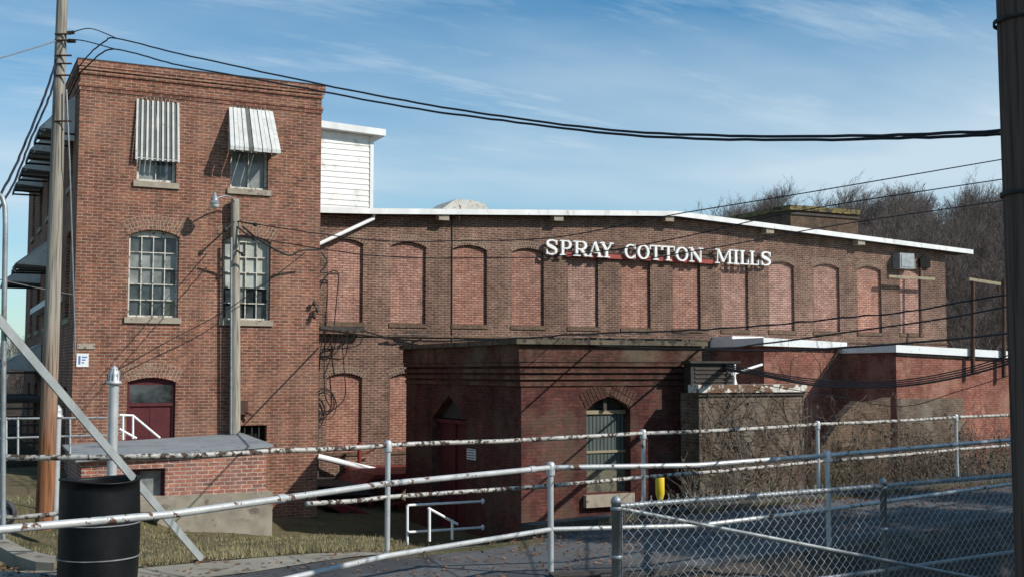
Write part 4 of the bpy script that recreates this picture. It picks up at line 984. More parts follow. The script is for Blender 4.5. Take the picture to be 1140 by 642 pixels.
mb = MB(); mb.box(XP0 - 0.1, XP1 + 0.12, YPc - 0.06, YT - 0.004, -3.0, zbase - 0.003); mb.build('foundation', M['concrete'], porch)
mb = MB(); A4 = [Vector((XP0 - 0.12, YPc - 0.15, zfl - 0.055)), Vector((XP1 + 0.1, YPc - 0.15, zfr - 0.055)), Vector((XP1 + 0.1, YT - 0.004, zbr - 0.06)), Vector((XP0 - 0.12, YT - 0.004, zbl - 0.06))]
mb.prism(A4, (0, 0, 0.055)); mb.build('roof', M['porch_roof'], porch)
mb = MB(); mb.box(PW[0] - 0.1, PW[1] + 0.1, YPc + 0.22, YPc + 0.26, zbase + 0.005, PW[3]); w = mb.build('window', M['glass_mid'], porch)
mb = MB()
for q in (0.02, 0.3, 0.97): x = PW[0] + (PW[1] - PW[0]) * q; mb.box(x - 0.03, x + 0.03, YPc + 0.15, YPc + 0.218, zbase + 0.005, PW[3])
mb.box(PW[0], PW[1], YPc + 0.14, YPc + 0.149, PW[3] - 0.06, PW[3] - 0.004); mb.build('frame', M['red_door'], w)
mb = MB(); mb.box(XL - 0.3, PW[1] + 0.1, YPc - 0.65, YPc - 0.065, zbase - 0.22, zbase - 0.02); mb.build('step_slab', M['concrete'], porch)
print('PORCH', zfr, zfl, zbr, zbl, zbase)

# ================================================================== RED RAMP AND STAIRS between tower and shed
ramp_ = thing('loading_ramp', 'dark red metal loading platform with short stairs against the mill wall', 'platform', (9, 27, -2.3))
YR = 28.6
px = lambda a, b, Y=YR: atY(a, b, Y)
dk0 = px(418, 528); dk1 = px(470, 527)
mb = MB(); mb.box(dk0.x, XB + 2.0, YR, YM - 0.06, dk0.z - 0.12, dk0.z); mb.build('deck', M['red_metal'], ramp_)
a0 = px(335, 543); a1 = px(395, 541)
mb = MB(); mb.box(a0.x, dk0.x - 0.005, YR, YM - 0.06, a0.z - 0.12, a0.z); mb.build('lower_deck', M['old_wood'], ramp_)
mb = MB(); mb.prism([px(400, 543), px(418, 528), px(418, 531), px(404, 546)], (0, 2.2, 0)); mb.build('ramp_plate', M['red_metal'], ramp_)
mb = MB(); mb.prism([px(332, 530), px(345, 538), px(352, 552), px(338, 548)], (0, 0.05, 0)); mb.prism([px(345, 540), px(400, 541), px(418, 550), px(352, 552)], (0, 0.05, 0)); mb.build('apron', M['old_wood'], ramp_)
for q in (337, 356, 375, 398, 414, 436, 446):
    p = px(q, 548); mb = MB(); mb.box(p.x - 0.06, p.x + 0.06, YR + 0.1, YR + 0.22, -2.6, dk0.z - 0.125 if q > 410 else a0.z - 0.125); mb.build('leg', M['red_metal'], ramp_)
# slanted red loading plate seen below
mb = MB(); mb.prism([px(366, 563, 27.6), px(384, 562, 27.6), px(415, 573, 27.6), px(392, 577, 27.6)], (0, 0.9, 0.05)); mb.build('loose_plate', M['red_metal'], ramp_)
for k in range(3):
    mb = MB(); zz_ = dk0.z - 0.35 - 0.35 * k; mb.box(px(424, 560).x, XB + 1.0, YR - 0.1 - 0.25 * k, YR + 0.15 - 0.25 * k, zz_ - 0.05, zz_); mb.build('step', M['red_metal'], ramp_)
# little stair with rails at left end
p0_ = px(308, 523); 
rl = thing('stair_railing', 'small rusty square-framed railing on the left end of the red platform', 'railing', px(306, 560))
mb = MB()
for q in (306, 326): MB().tube([px(q, 524), px(q, 556)], 0.02, 6).build('post', M['rust'], rl)
MB().tube([px(306, 524), px(326, 524.5)], 0.02, 6).build('rail', M['rust'], rl); MB().tube([px(306, 540), px(328, 543)], 0.02, 6).build('rail', M['rust'], rl)
MB().tube([px(328, 530), px(340, 543), px(347, 552)], 0.03, 6).build('handrail', M['rail_paint'], rl)
mb = MB()
for k in range(5): a_ = px(306 + 6 * k, 548 + 2 * k); mb.box(a_.x, a_.x + 0.55, YR - 0.1, YR + 0.8, a_.z - 0.06, a_.z)
mb.build('steps', M['red_metal'], ramp_)
mb = MB(); mb.tube([px(400, 492, YM - 0.4), px(400, 541, YM - 0.4)], 0.06, 8); mb.tube([px(405, 505, YM - 0.4), px(425, 495, YM - 0.4)], 0.03, 6)
o = mb.build('red_post', M['red_metal'], origin=px(400, 541, YM - 0.4)); tag(o, 'upright rust-red post on the platform in front of the mill wall', 'post')
o = MB().tube([px(354, 508, 31.0), px(432, 526.5, 30.7)], 0.085, 14).build('drain_pipe', M['white_pipe'], origin=px(354, 508, 31.0)); tag(o, 'thick white pipe slanting down to the red platform', 'pipe')
o = MB().tube([px(352.5, 435, YM - 0.1), px(352.5, 540, YM - 0.1)], 0.06, 8).build('standpipe', M['soffit'], origin=px(352.5, 540, YM - 0.1)); tag(o, 'dark vertical pipe in the corner between tower and mill', 'pipe')
o = MB().tube([px(360, 542, 30.4), px(385, 524, 30.4)], 0.025, 6).build('strut', M['dark_metal'], origin=px(360, 542, 30.4)); tag(o, 'thin dark diagonal strut under the slanting white pipe', 'strut')

# ================================================================== WHITE HANDRAILS by shed
YH = 22.78
hr = thing('pipe_handrail', 'white two-bar pipe handrail running into the shaded side of the brick block', 'railing', atY(453.5, 602, YH))
r_ = 0.028
for p, q in (((453.5, 562), (537, 553.5)), ((453.5, 592), (537, 583.5))):
    A = atY(*p, YH); Bq = Vector((XB, YH, A.z)); MB().tube([A, Bq], r_, 10).build('rail', M['white_pipe'], hr)
MB().tube([atY(453.5, 562, YH) + Vector((0, 0, 0.0)), atY(453.5, 604, YH) + Vector((0, 0, -0.1))], r_, 10).build('post', M['white_pipe'], hr)
mb = MB()
for zq in (atY(453.5, 562, YH).z, atY(453.5, 592, YH).z): mb.tube([(XB - 0.03, YH, zq), (XB - 0.002, YH, zq)], 0.06, 12)
mb.build('flange', M['white_pipe'], hr)
hr2 = thing('pipe_handrail', 'low white handrail sloping down to the right beside the two-bar handrail', 'railing', atY(478, 600, YH - 0.5))
YG = YH - 0.5
MB().tube([atY(478, 566, YG), atY(478, 602, YG)], 0.03, 10).build('post', M['white_pipe'], hr2)
MB().tube([atY(503.5, 578, YG), atY(503.5, 600, YG)], 0.03, 10).build('post', M['white_pipe'], hr2)
MB().tube([atY(476.5, 565, YG), atY(509.5, 583, YG)], 0.028, 10).build('rail', M['white_pipe'], hr2)

# yellow marker
pm = atD(735, 575, 17.5)
ym = thing('marker_post', 'yellow plastic marker post behind the railings beside the brick block', 'marker', pm)
tp = atD(735, 529, 17.5); md_ = atD(735, 549, 17.5)
MB().lathe((pm.x, pm.y, 0), [(0.0, tp.z + 0.005), (0.05, tp.z + 0.004), (0.068, tp.z - 0.03), (0.068, md_.z), (0.05, md_.z - 0.06), (0.03, md_.z - 0.14), (0.0, md_.z - 0.14)], 16).build('head', M['yellow'], ym)
MB().tube([(pm.x, pm.y, md_.z - 0.1), (pm.x, pm.y, -2.4)], 0.028, 8).build('stake', M['plywood'], ym)

# ================================================================== RAILINGS
def jpath(a, b, n, amp, rr):
    out = []
    for i in range(n + 1):
        t = i / n; p = a.lerp(b, t); 
        if 0 < i < n: p = p + Vector((rr.uniform(-amp, amp), rr.uniform(-amp, amp), rr.uniform(-amp, amp) - 0.012 * math.sin(PI * t)))
        out.append(p)
    return out
def rail_line(pts, r, parent, mat, name='rail'):
    P = []
    for a, b in zip(pts, pts[1:]): P += jpath(a, b, 5, 0.004, R)[:-1]
    P.append(pts[-1]); return MB().tube(P, r, 12).build(name, mat, parent)
zfar = EYE.z - 0.715
far = thing('pipe_railing', 'farther rusty two-rail pipe railing crossing the whole view beyond the road', 'railing', uv(-1.2, 11.4, 0))
fz = lambda u: 0.0
FT = [(0, 508), (152, 507.5), (300, 501.5), (432, 495)]
pts = [atZ(-90, 507.5, zfar)] + [atZ(a, b, zfar) for a, b in FT] + [uv(1.52, 13.5, zfar), uv(4.05, 15.4, zfar), uv(6.5, 17.1, zfar), uv(11.5, 20.6, zfar)]
# recompute right points through pixel reading at the rail height
for i, (a, b) in enumerate([(716, 482), (910, 472), (1064, 464)]): pts[5 + i] = atZ(a, b, zfar)
pts[8] = pts[7] + (pts[7] - pts[6]) * 1.8
rail_line(pts[:5], 0.024, far, M['rail_worn']); rail_line(pts[4:], 0.024, far, M['rail_worn'])
low = [p - Vector((0, 0, 0.50)) for p in pts]
rail_line(low[:2] + [atZ(70, 570, zfar - 0.48)], 0.02, far, M['rail_worn'])
rail_line([low[3].lerp(low[4], 0.3)] + low[4:], 0.023, far, M['rail_worn'])
def post(p, parent, r=0.026, zb=-0.1, mat='post_paint', fit=True):
    q = MB().tube([(p.x, p.y, zb), (p.x, p.y, p.z + 0.01)], r, 12).build('post', M[mat], parent)
    mb = MB(); mb.lathe((p.x, p.y, 0), [(r + 0.012, p.z - 0.06), (r + 0.012, p.z + 0.02), (r + 0.002, p.z + 0.045), (0.0, p.z + 0.05)], 14)
    mb.build('fitting', M[mat], q); return q
for i in (4, 5, 6, 7): post(pts[i], far, 0.026, -0.25 if i == 4 else 0.02)
post(pts[0], far)
# near rail
znear = EYE.z - 0.78
near = thing('pipe_railing', 'nearer silver pipe railing rising from the lower left across the picture', 'railing', uv(0.31, 9.43, 0))
NT = [(-60, 597), (0, 589), (190, 572), (430, 538), (613, 520), (775, 517.5), (921, 506.5), (1127, 489)]
np_ = [atZ(a, b, znear) for a, b in NT]
np_.append(np_[-1] + (np_[-1] - np_[-2]) * 0.9)
MB().tube(np_[:5], 0.0215, 14).build('rail', M['rail_paint'], near); MB().tube(np_[4:], 0.0215, 14).build('rail', M['rail_paint'], near)
NL = [(300, 643), (430, 618.5), (613, 588), (650, 586.5), (747, 581), (900, 567.5), (1133, 539)]
zl = EYE.z - 0.78 - 0.50
lp = [np_[2] * 1.0]
lpts = []
for a, b in NL[:3]:
    # same plan line as the top rail: find depth by intersecting plan polyline
    lpts.append(atZ(a, b, znear - 0.49))
lower = [p - Vector((0, 0, 0.497)) for p in np_[1:]]
MB().tube(lower[:4], 0.020, 14).build('rail', M['rail_paint'], near); MB().tube(lower[3:], 0.020, 14).build('rail', M['rail_paint'], near)
for i in (4, 6, 7): post(np_[i], near, 0.024, -0.05)
# collars on the near rail
for t, i in ((0.87, 3), (0.45, 2)):
    p = np_[i].lerp(np_[i + 1], t); d = (np_[i + 1] - np_[i]).normalized(); MB().tube([p - d * 0.03, p + d * 0.03], 0.028, 12).build('collar', M['rail_paint'], near)

# ================================================================== CHAIN-LINK FENCE
fence = thing('chain_link_fence', 'galvanised chain-link fence panel with diagonal brace at the lower right', 'fence', uv(0.8, 8.6, -0.6))
ztf = EYE.z - 0.985
f0 = atD(686, 560, 8.6); f0.z = ztf
f1 = atZ(983, 540.5, ztf); f2 = atZ(1128, 528.5, ztf)
f3 = f2 + (f2 - f1) * 1.2
fp = [f0, f1, f2, f3]
MB().tube(fp, 0.021, 14).build('top_rail', M['galv'], fence)
zb1 = EYE.z - 1.70
bp = [Vector((p.x, p.y, zb1)) for p in fp]
MB().tube([bp[0].lerp(bp[1], 0.02), bp[1], bp[2], bp[3]], 0.019, 12).build('bottom_rail', M['galv'], fence)
def fpost(p, r, up=0.05):
    o = MB().lathe((p.x, p.y, 0), [(r, -0.9), (r, p.z + up - 0.02), (r * 1.15, p.z + up - 0.02), (r * 1.1, p.z + up + 0.01), (r * 0.5, p.z + up + 0.035), (0, p.z + up + 0.04)], 18).build('post', M['galv'], fence)
    for k in range(2): MB().lathe((p.x, p.y, 0), [(r + 0.002, p.z - 0.03 - 0.35 * k), (r + 0.008, p.z - 0.028 - 0.35 * k), (r + 0.008, p.z - 0.002 - 0.35 * k), (r + 0.002, p.z - 0.35 * k)], 18).build('band', M['galv'], o)
fpost(f0, 0.036, 0.04); fpost(f1, 0.03, 0.035)
dd0 = f0 + Vector((0, 0, -0.01)); e1 = atD(1077, 641, 10.62)
MB().tube([dd0, dd0 + (e1 - dd0) * 0.4 + Vector((0, 0, 0.0)), dd0 + (e1 - dd0) * 1.15], 0.017, 10).build('brace', M['galv'], fence)
# tension strip on first post
mb = MB(); dF = (f1 - f0).normalized(); mb.beam(f0 + dF * 0.05 + Vector((0, 0, 0.02)), Vector((f0.x, f0.y, -0.75)) + dF * 0.05, 0.016, 0.006); mb.build('tension_bar', M['galv'], fence)
# mesh: zig-zag wires
mb = MB(); wr = 0.0026; pw = 0.086; zt_m = ztf + 0.035; zb_m = zb1 - 0.42
segs = []; tot = 0
for a, b in zip(fp, fp[1:]):
    l = (b - a).length; segs.append((tot, l, a, b)); tot += l
def along(s):
    for t0, l, a, b in segs:
        if s <= t0 + l or (t0, l, a, b) == segs[-1]: return a.lerp(b, (s - t0) / l)
nrm = dF.cross(UP).normalized()
s = 0.05; col = 0
rows = int((zt_m - zb_m) / (pw / 2))
while s < tot - 0.1:
    base = s
    pts_ = []
    for j in range(rows + 1):
        x = base + (pw / 2 if j % 2 else 0.0)
        q = along(min(tot, x + R.uniform(-0.0015, 0.0015))); side = 0.0035 if j % 2 else -0.0035
        sag = 0.008 * math.sin(x * 2.1)
        pts_.append(Vector((q.x, q.y, zt_m - j * pw / 2 + sag)) + nrm * (side + 0.024))
    # knuckle: twisted tip at the top
    tip = pts_[0] + Vector((0, 0, 0.022)) + dF * R.uniform(-0.006, 0.006)
    mb.tube([tip + dF * 0.006, tip, pts_[0]], wr * 0.9, 3, caps=False); mb.tube([tip - dF * 0.008, pts_[0]], wr * 0.8, 3, caps=False)
    mb.tube(pts_, wr, 3, caps=False, smooth=False)
    s += pw / 2 * 2 / 1.0 if False else pw
    col += 1
# opposite-phase wires
s = 0.05 + pw / 1.0 * 0.0
while s < tot - 0.1:
    pts_ = []
    for j in range(rows + 1):
        x = s + pw - (pw / 2 if j % 2 else 0.0) 
        q = along(min(tot, x)); side = -0.0035 if j % 2 else 0.0035
        sag = 0.008 * math.sin(x * 2.1)
        pts_.append(Vector((q.x, q.y, zt_m - j * pw / 2 + sag)) + nrm * (side + 0.024))
    mb.tube(pts_, wr, 3, caps=False, smooth=False)
    s += pw
M['mesh_wire'] = surf('galvanised_mesh_wire', (0.36, 0.38, 0.38), (0.52, 0.54, 0.53), 9, 0.5, metal=0.3, bmp=0)
mb.build('wire_mesh', M['mesh_wire'], fence)

# ================================================================== BARREL
bc = atD(110, 600, 9.0); bc.z = 0.0
br = 0.291; bh_ = 0.83
drum = thing('plastic_drum', 'black plastic drum with two pale rings standing on the concrete', 'drum', (bc.x, bc.y, 0.0))
prof = [(0.0, 0.02), (br - 0.02, 0.02), (br - 0.004, 0.04)]
for i in range(13):
    t = i / 12; z = 0.05 + t * (bh_ - 0.06); prof.append((br + 0.006 * math.sin(t * PI), z))
for zr in ():
    pass
prof += [(br + 0.008, bh_ - 0.012), (br + 0.008, bh_), (br - 0.012, bh_), (br - 0.016, bh_ - 0.02), (br - 0.016, 0.08), (0, 0.08)]
mb = MB(); mb.lathe(bc, prof, 48)
mb2 = mb
for i, v_ in enumerate(mb.v):  # slight dents
    a_ = math.atan2(v_[1] - bc.y, v_[0] - bc.x); k = 1 + 0.010 * math.sin(3 * a_ + v_[2] * 4) + 0.006 * math.sin(7 * a_ - v_[2] * 9); mb.v[i] = (bc.x + (v_[0] - bc.x) * k, bc.y + (v_[1] - bc.y) * k, v_[2] + (0.012 * math.sin(2 * a_ + 1) if v_[2] > bh_ * 0.9 else 0))
mb.build('body', M['black_plastic'], drum)
for zr in (bh_ * 0.60, bh_ * 0.295):
    mb = MB(); mb.lathe(bc, [(br + 0.004, zr - 0.006), (br + 0.013, zr - 0.003), (br + 0.013, zr + 0.003), (br + 0.004, zr + 0.006)], 48); mb.build('ring', M['drum_band'], drum)

# ================================================================== BRACE + LEFT PIPE FRAME
bA = atZ(225, 622.5, 0.03)
bB = atD(0, 357, 7.6)
bT = bA + (bB - bA) * 1.25
fr = thing('bent_pipe_support', 'galvanised bent-pipe frame at the left edge with a long flat diagonal brace', 'frame', bA)
MB().beam(bA, bT, 0.012, 0.068).build('brace', M['pale_galv'], fr)
mb = MB(); mb.box(bA.x - 0.07, bA.x + 0.07, bA.y - 0.05, bA.y + 0.05, 0.016, 0.028); mb.tube([(bA.x + 0.04, bA.y, 0.028), (bA.x + 0.04, bA.y, 0.05)], 0.012, 6); mb.build('foot_plate', M['rust'], fr)
pv = [atD(3.5, 600, 7.7), atD(3.5, 480, 7.7), atD(4.5, 350, 7.7), atD(6, 250, 7.7), atD(5.5, 230, 7.7), atD(2.5, 220, 7.7), atD(-4, 214, 7.7), atD(-40, 212, 7.7)]
MB().tube(pv, 0.017, 12).build('pipe', M['galv'], fr)
MB().tube([atD(-40, 212, 7.7), atD(-40, 640, 7.7)], 0.017, 10).build('pipe', M['galv'], fr)

# wheel at left edge
wc = atD(3, 571, 11.6)
wl = thing('old_wheel', 'old grey tyre leaning at the left edge behind the railing', 'wheel', (wc.x, wc.y, 0))
tor = MB(); Rr = 0.115; 
for rr_, tr in ((Rr, 0.022), (Rr * 0.62, 0.014)):
    vs = []; fs = []; SG = 32; sg = 10
    for i in range(SG):
        a_ = 2 * PI * i / SG; c = wc + RT * math.cos(a_) * rr_ + UP * math.sin(a_) * rr_; rd = (RT * math.cos(a_) + UP * math.sin(a_))
        for j in range(sg): b_ = 2 * PI * j / sg; vs.append(c + rd * math.cos(b_) * tr + FW * math.sin(b_) * tr * 1.6)
    for i in range(SG):
        for j in range(sg): fs.append((i * sg + j, i * sg + (j + 1) % sg, ((i + 1) % SG) * sg + (j + 1) % sg, ((i + 1) % SG) * sg + j))
    tor.add(vs, fs, True)
tor.build('tyre', M['rubber'], wl)
mb = MB(); mb.tube([wc - FW * 0.02, wc + FW * 0.02], 0.05, 16); mb.build('hub', M['galv'], wl)

# ================================================================== CAPPED SILVER POSTS
def cap_post(px_, ytop, D, r, label):
    tp = atD(px_, ytop, D); bz = -1.2
    o = thing('capped_post', label, 'post', (tp.x, tp.y, bz), 'silver posts with pointed caps')
    ht = r * 4.2
    MB().lathe((tp.x, tp.y, 0), [(r, bz), (r, tp.z - ht)], 20).build('shaft', M['post_paint'], o)
    zc_ = tp.z - ht
    c = MB().lathe((tp.x, tp.y, 0), [(r, zc_), (r * 1.55, zc_ + 0.01), (r * 1.6, zc_ + ht * 0.16), (r * 1.25, zc_ + ht * 0.22), (r * 1.3, zc_ + ht * 0.5), (r * 1.1, zc_ + ht * 0.68), (r * 0.6, zc_ + ht * 0.86), (r * 0.15, zc_ + ht * 0.98), (0, zc_ + ht)], 20).build('cap', M['post_paint'], o)
    mb = MB()
    for k in range(10):
        a_ = 2 * PI * k / 10; x = math.cos(a_); y = math.sin(a_)
        mb.tube([(tp.x + x * r * 1.3, tp.y + y * r * 1.3, zc_ + ht * 0.24), (tp.x + x * r * 1.34, tp.y + y * r * 1.34, zc_ + ht * 0.5), (tp.x + x * r * 0.8, tp.y + y * r * 0.8, zc_ + ht * 0.8)], r * 0.09, 5)
    mb.build('rib', M['soffit'], c)
cap_post(127.5, 406, 13.0, 0.053, 'tall silver post with slotted pointed cap rising behind the black drum')
cap_post(65, 450, 19.5, 0.053, 'shorter silver capped post beside the foot of the wooden pole')

# ================================================================== rail/steps in front of tower door & left stair rail
YQ = 25.3
o = thing('landing_railing', 'pale pipe railing on the landing left of the tower corner', 'railing', atD(5, 500, 24))
PD = lambda a, b, D=23.5: atD(a, b, D)
for q in (7, 20, 78): MB().tube([PD(q, 464), PD(q, 512)], 0.022, 8).build('post', M['rail_paint'], o)
MB().tube([PD(-20, 466), PD(118, 464.5)], 0.022, 8).build('rail', M['rail_paint'], o)
MB().tube([PD(-20, 488), PD(118, 484)], 0.022, 8).build('rail', M['rail_paint'], o)
o = thing('stair_handrail', 'white double stair handrail descending to the right before the dark red door', 'railing', atY(137, 490, YQ))
MB().tube([atY(133, 461.5, YQ), atY(148, 462, YQ), atY(178, 487, YQ)], 0.024, 8).build('rail', M['white_pipe'], o)
MB().tube([atY(133, 477, YQ), atY(152, 487.5, YQ)], 0.024, 8).build('rail', M['white_pipe'], o)
MB().tube([atY(148, 462, YQ), atY(148, 488, YQ)], 0.022, 8).build('post', M['white_pipe'], o)
MB().tube([atY(137, 461, YQ), atY(137, 489, YQ)], 0.022, 8).build('post', M['white_pipe'], o)

# ================================================================== wooden stair / deck left of tower
ds = thing('outdoor_stair', 'dark weathered timber stair and landing against the shaded tower side', 'stairs', (XL - 1.5, 30, -1.5))
mb = MB()
for k in range(11): mb.box(XL - 1.5, XL - 0.1, 29.0 + 0.27 * k, 29.28 + 0.27 * k, -1.3 + 0.2 * k, -1.26 + 0.2 * k)
mb.build('tread', M['old_wood'], ds)
for xx in (XL - 1.55, XL - 0.1):
    MB().beam((xx, 29.0, -1.35), (xx, 32.1, 0.95), 0.05, 0.25).build('stringer', M['old_wood'], ds)
mb = MB(); mb.box(XL - 2.2, XL - 0.05, 32.1, 38, 0.85, 0.98); mb.build('landing', M['old_wood'], ds)
for y in (32.2, 35, 37.9): MB().box(XL - 2.2, XL - 2.08, y, y + 0.12, -1.8, 2.0).build('post', M['old_wood'], ds)
MB().box(XL - 2.18, XL - 2.1, 32.2, 38, 1.9, 2.0).build('rail', M['old_wood'], ds)
mb = MB()
for k in range(20): mb.box(XL - 2.16, XL - 2.13, 32.4 + k * 0.28, 32.44 + k * 0.28, 0.98, 1.9)
mb.build('baluster', M['old_wood'], ds)
for xx in (XL - 1.55,):
    MB().tube([(xx, 29.0, -0.4), (xx, 32.1, 1.9)], 0.03, 6).build('handrail', M['old_wood'], ds)
# gabled shed far left
sh = thing('timber_shed', 'dark timber shed behind the left edge stair', 'shed', (XL - 4, 40, -2))
mb = MB(); mb.box(XL - 5, XL - 0.9, 44, 49, -2, 2.0); mb.build('wall', M['old_wood'], sh)
mb = MB(); mb.prism([Vector((XL - 5.4, 43.6, 1.95)), Vector((XL - 0.5, 43.6, 1.95)), Vector((XL - 2.95, 43.6, 3.3))], (0, 5.8, 0)); mb.build('roof', M['roof'], sh)

# ================================================================== POLES
def pole(name, label, base, top, r0, r1, mat, n=14, seg=22, bend=0.0):
    base = Vector(base); top = Vector(top); pts = []
    rs = []
    for i in range(n + 1):
        t = i / n; p = base.lerp(top, t) + Vector((math.sin(t * 5) * bend, math.cos(t * 4) * bend, 0)); pts.append(p - base); rs.append(r0 + (r1 - r0) * t)
    o = thing(name, label, 'pole', base)
    mb = MB(); mb.tube([base + p for p in pts], rs, seg); mb.build('shaft', mat, o); return o
pb = atD(49.5, 566, 17); ptop = atD(71, -30, 17)
lpole = pole('utility_pole', 'tall weathered wooden pole with orange-brown foot at the left', Vector((pb.x, pb.y, pb.z - 0.3)), ptop, 0.128, 0.075, M['pole_left'], bend=0.01)
mb = MB()
for q in (38, 45, 62, 71, 84, 135):
    a_ = atD(70, q, 16.9); mb.tube([a_ - RT * 0.12, a_ + RT * 0.13], 0.014, 6)
mb.build('bolt', M['rust'], lpole)
mb = MB(); a_ = atD(75, 37, 16.95); mb.tube([a_, a_ + RT * 0.1 + UP * 0.01], 0.03, 8); a_ = atD(75, 46, 16.95); mb.tube([a_, a_ + RT * 0.12], 0.03, 8); mb.build('insulator', M['dark_metal'], lpole)
MB().tube([atD(74, 100, 16.9), atD(77.5, 180, 16.9), atD(80, 260, 17.2), atD(84, 395, 17.5)], 0.012, 6).build('guy_wire', M['galv'], lpole)
# middle pole on porch roof
mb_ = atY(261.5, 482.5, 26.55); mt_ = atY(262, 222, 26.55)
mpole = pole('lamp_pole', 'short grey wooden pole carrying a street lamp in front of the tower', Vector((mb_.x, mb_.y, mb_.z - 0.0)), mt_, 0.125, 0.095, M['pole_mid'], bend=0.004)
MB().tube([mb_ + Vector((-0.11, -0.1, 0)), Vector((mt_.x - 0.10, mt_.y - 0.1, mt_.z - 0.9))], 0.028, 8).build('conduit', M['galv'], mpole)
arm = MB().tube([atY(262, 226, 26.5), atY(258, 220, 26.4), atY(252, 218, 26.3), atY(245, 219.5, 26.2), atY(241, 221, 26.15)], 0.018, 8).build('arm', M['galv'], mpole)
lc = atY(239, 222, 26.15)
MB().lathe(lc, [(0.0, 0.16), (0.03, 0.155), (0.04, 0.07), (0.075, 0.05), (0.085, -0.03), (0.11, -0.08), (0.13, -0.10), (0.125, -0.10), (0.08, -0.02), (0, 0.0)], 20).build('lamp_head', M['galv'], arm)
M['lens'] = surf('lamp_lens', (0.5, 0.5, 0.46), (0.6, 0.6, 0.56), 5, 0.25)
MB().lathe(lc, [(0.115, -0.10), (0.10, -0.17), (0.05, -0.21), (0, -0.215)], 20).build('lens', M['lens'], arm)
for a_, b_ in (((262, 246), (284, 250)), ((262, 251), (276, 262)), ((262, 246), (251, 256)), ((262, 262), (283, 266)), ((262, 278), (270, 283))):
    q_ = MB().tube([atY(*a_, 26.5), atY(*b_, 26.2)], 0.02, 6).build('bracket', M['dark_metal'], mpole)
    c_ = atY(*b_, 26.2); MB().lathe(c_, [(0, 0.05), (0.04, 0.04), (0.05, 0), (0.04, -0.04), (0, -0.05)], 10).build('insulator', M['dark_metal'], q_)
# right dark pole
Dp = 6.0
edge_b = atD(1135, 700, Dp); edge_t = atD(1110, -40, Dp); rb, rt = 0.175, 0.145
pbb = edge_b + RT * rb; ptt = edge_t + RT * rt; pbb.z = -0.6 if pbb.z > -0.6 else pbb.z
rp = pole('utility_pole', 'thick dark wooden pole cut off by the right edge', pbb, ptt, rb, rt, M['pole_dark'], seg=30, bend=0.003)
for py in (24, 216):
    c = atD(1112 if py < 100 else 1120, py, Dp) + RT * (0.15); mb = MB(); mb.lathe(c, [(0.157 + .006, -0.012), (0.17, -0.01), (0.17, 0.01), (0.157 + .006, 0.012)], 26)
    mb.build('strap', M['dark_metal'], rp)

# ================================================================== CABLES
def smoothpts(P, n=8):
    out = []
    for i in range(len(P) - 1):
        p0, p1, p2, p3 = P[max(0, i - 1)], P[i], P[i + 1], P[min(len(P) - 1, i + 2)]
        for k in range(n):
            t = k / n; out.append(0.5 * ((2 * p1) + (-p0 + p2) * t + (2 * p0 - 5 * p1 + 4 * p2 - p3) * t * t + (-p0 + 3 * p1 - 3 * p2 + p3) * t ** 3))
    out.append(P[-1]); return out
def cable(label, pix, d0, d1, w_px, name='cable', mat='cable', wob=0.0, group='overhead cables'):
    n = len(pix); P = []
    xs = [p[0] for p in pix]; L0 = 0; acc = [0]
    for i in range(1, n): L0 += math.hypot(pix[i][0] - pix[i - 1][0], pix[i][1] - pix[i - 1][1]); acc.append(L0)
    for i, (a, b) in enumerate(pix):
        t = acc[i] / L0
        D = 1 / ((1 - t) / d0 + t / d1); P.append(atD(a, b, D))
    S = smoothpts(P, 8)
    if wob: S = [p + Vector((R.uniform(-wob, wob), R.uniform(-wob, wob), R.uniform(-wob, wob))) for p in S]
    rs = []
    for p in S: rs.append(max(0.003, w_px / 2 * (p.dot(FW)) / FPX))
    mx = sum(rs) / len(rs)
    o = MB().tube(S, mx if abs(d0 - d1) < 12 else rs, 6).build(name, M[mat], origin=S[0]); tag(o, label, 'cable', group); return o
D0, D1 = 17.0, 6.2
cable('uppermost thick black cable sagging across the sky from the left pole to the right pole', [(83, 80), (100, 60), (116, 47), (130, 43), (200, 60), (325, 87.5), (450, 112), (560, 130), (700, 146.5), (850, 152), (1000, 150.5), (1118, 145.5)], 16, 6.2, 2.3, mat='cable_blue', wob=0.003)
cable('thick black cable running just under the uppermost sagging cable', [(80, 88), (96, 75), (112, 60), (128, 55), (160, 62), (200, 73), (325, 96), (450, 119), (560, 134.5), (700, 150.5), (850, 156), (1000, 154), (1118, 149)], 16.3, 6.3, 2.3, mat='cable_blue', wob=0.003)
cable('pair of black cables dropping from the left pole to the left edge of the picture', [(63, 66), (52, 100), (32, 150), (12, 196), (-10, 232)], 16.8, 14, 3.0, mat='cable_blue', wob=0.006)
cable('second black cable dropping from the left pole beside its twin', [(63, 72), (56, 105), (36, 152), (16, 203), (-6, 240)], 16.8, 14, 2.6, mat='cable_blue', wob=0.006)
cable('thin wire from the pole top to the bend of the sagging cable', [(76, 38), (100, 32), (130, 43)], 16.9, 15.9, 1.2)
cable('thin wire below it tying the left pole to the sagging cable', [(76, 44), (95, 46), (128, 55)], 16.9, 16.1, 1.4)
cable('thin pale wire leaving the left pole towards the upper left edge', [(62, 46), (40, 53), (-10, 68)], 16.9, 14, 1.6, mat='galv')
cable('highest thin wire crossing the roof line and rising to the right pole', [(268, 247), (400, 266), (520, 268), (620, 264), (745, 240), (890, 216), (1119, 177)], 26, 6.2, 1.3)
cable('thin wire crossing the sign letters and rising to the right pole', [(268, 262), (400, 283), (560, 287), (660, 281), (760, 264), (890, 235), (1120, 199)], 26, 6.2, 1.3)
cable('third thin wire rising over the brick block on the roof to the right pole', [(700, 292), (800, 275), (912, 254), (1120, 223)], 30, 6.2, 1.3)
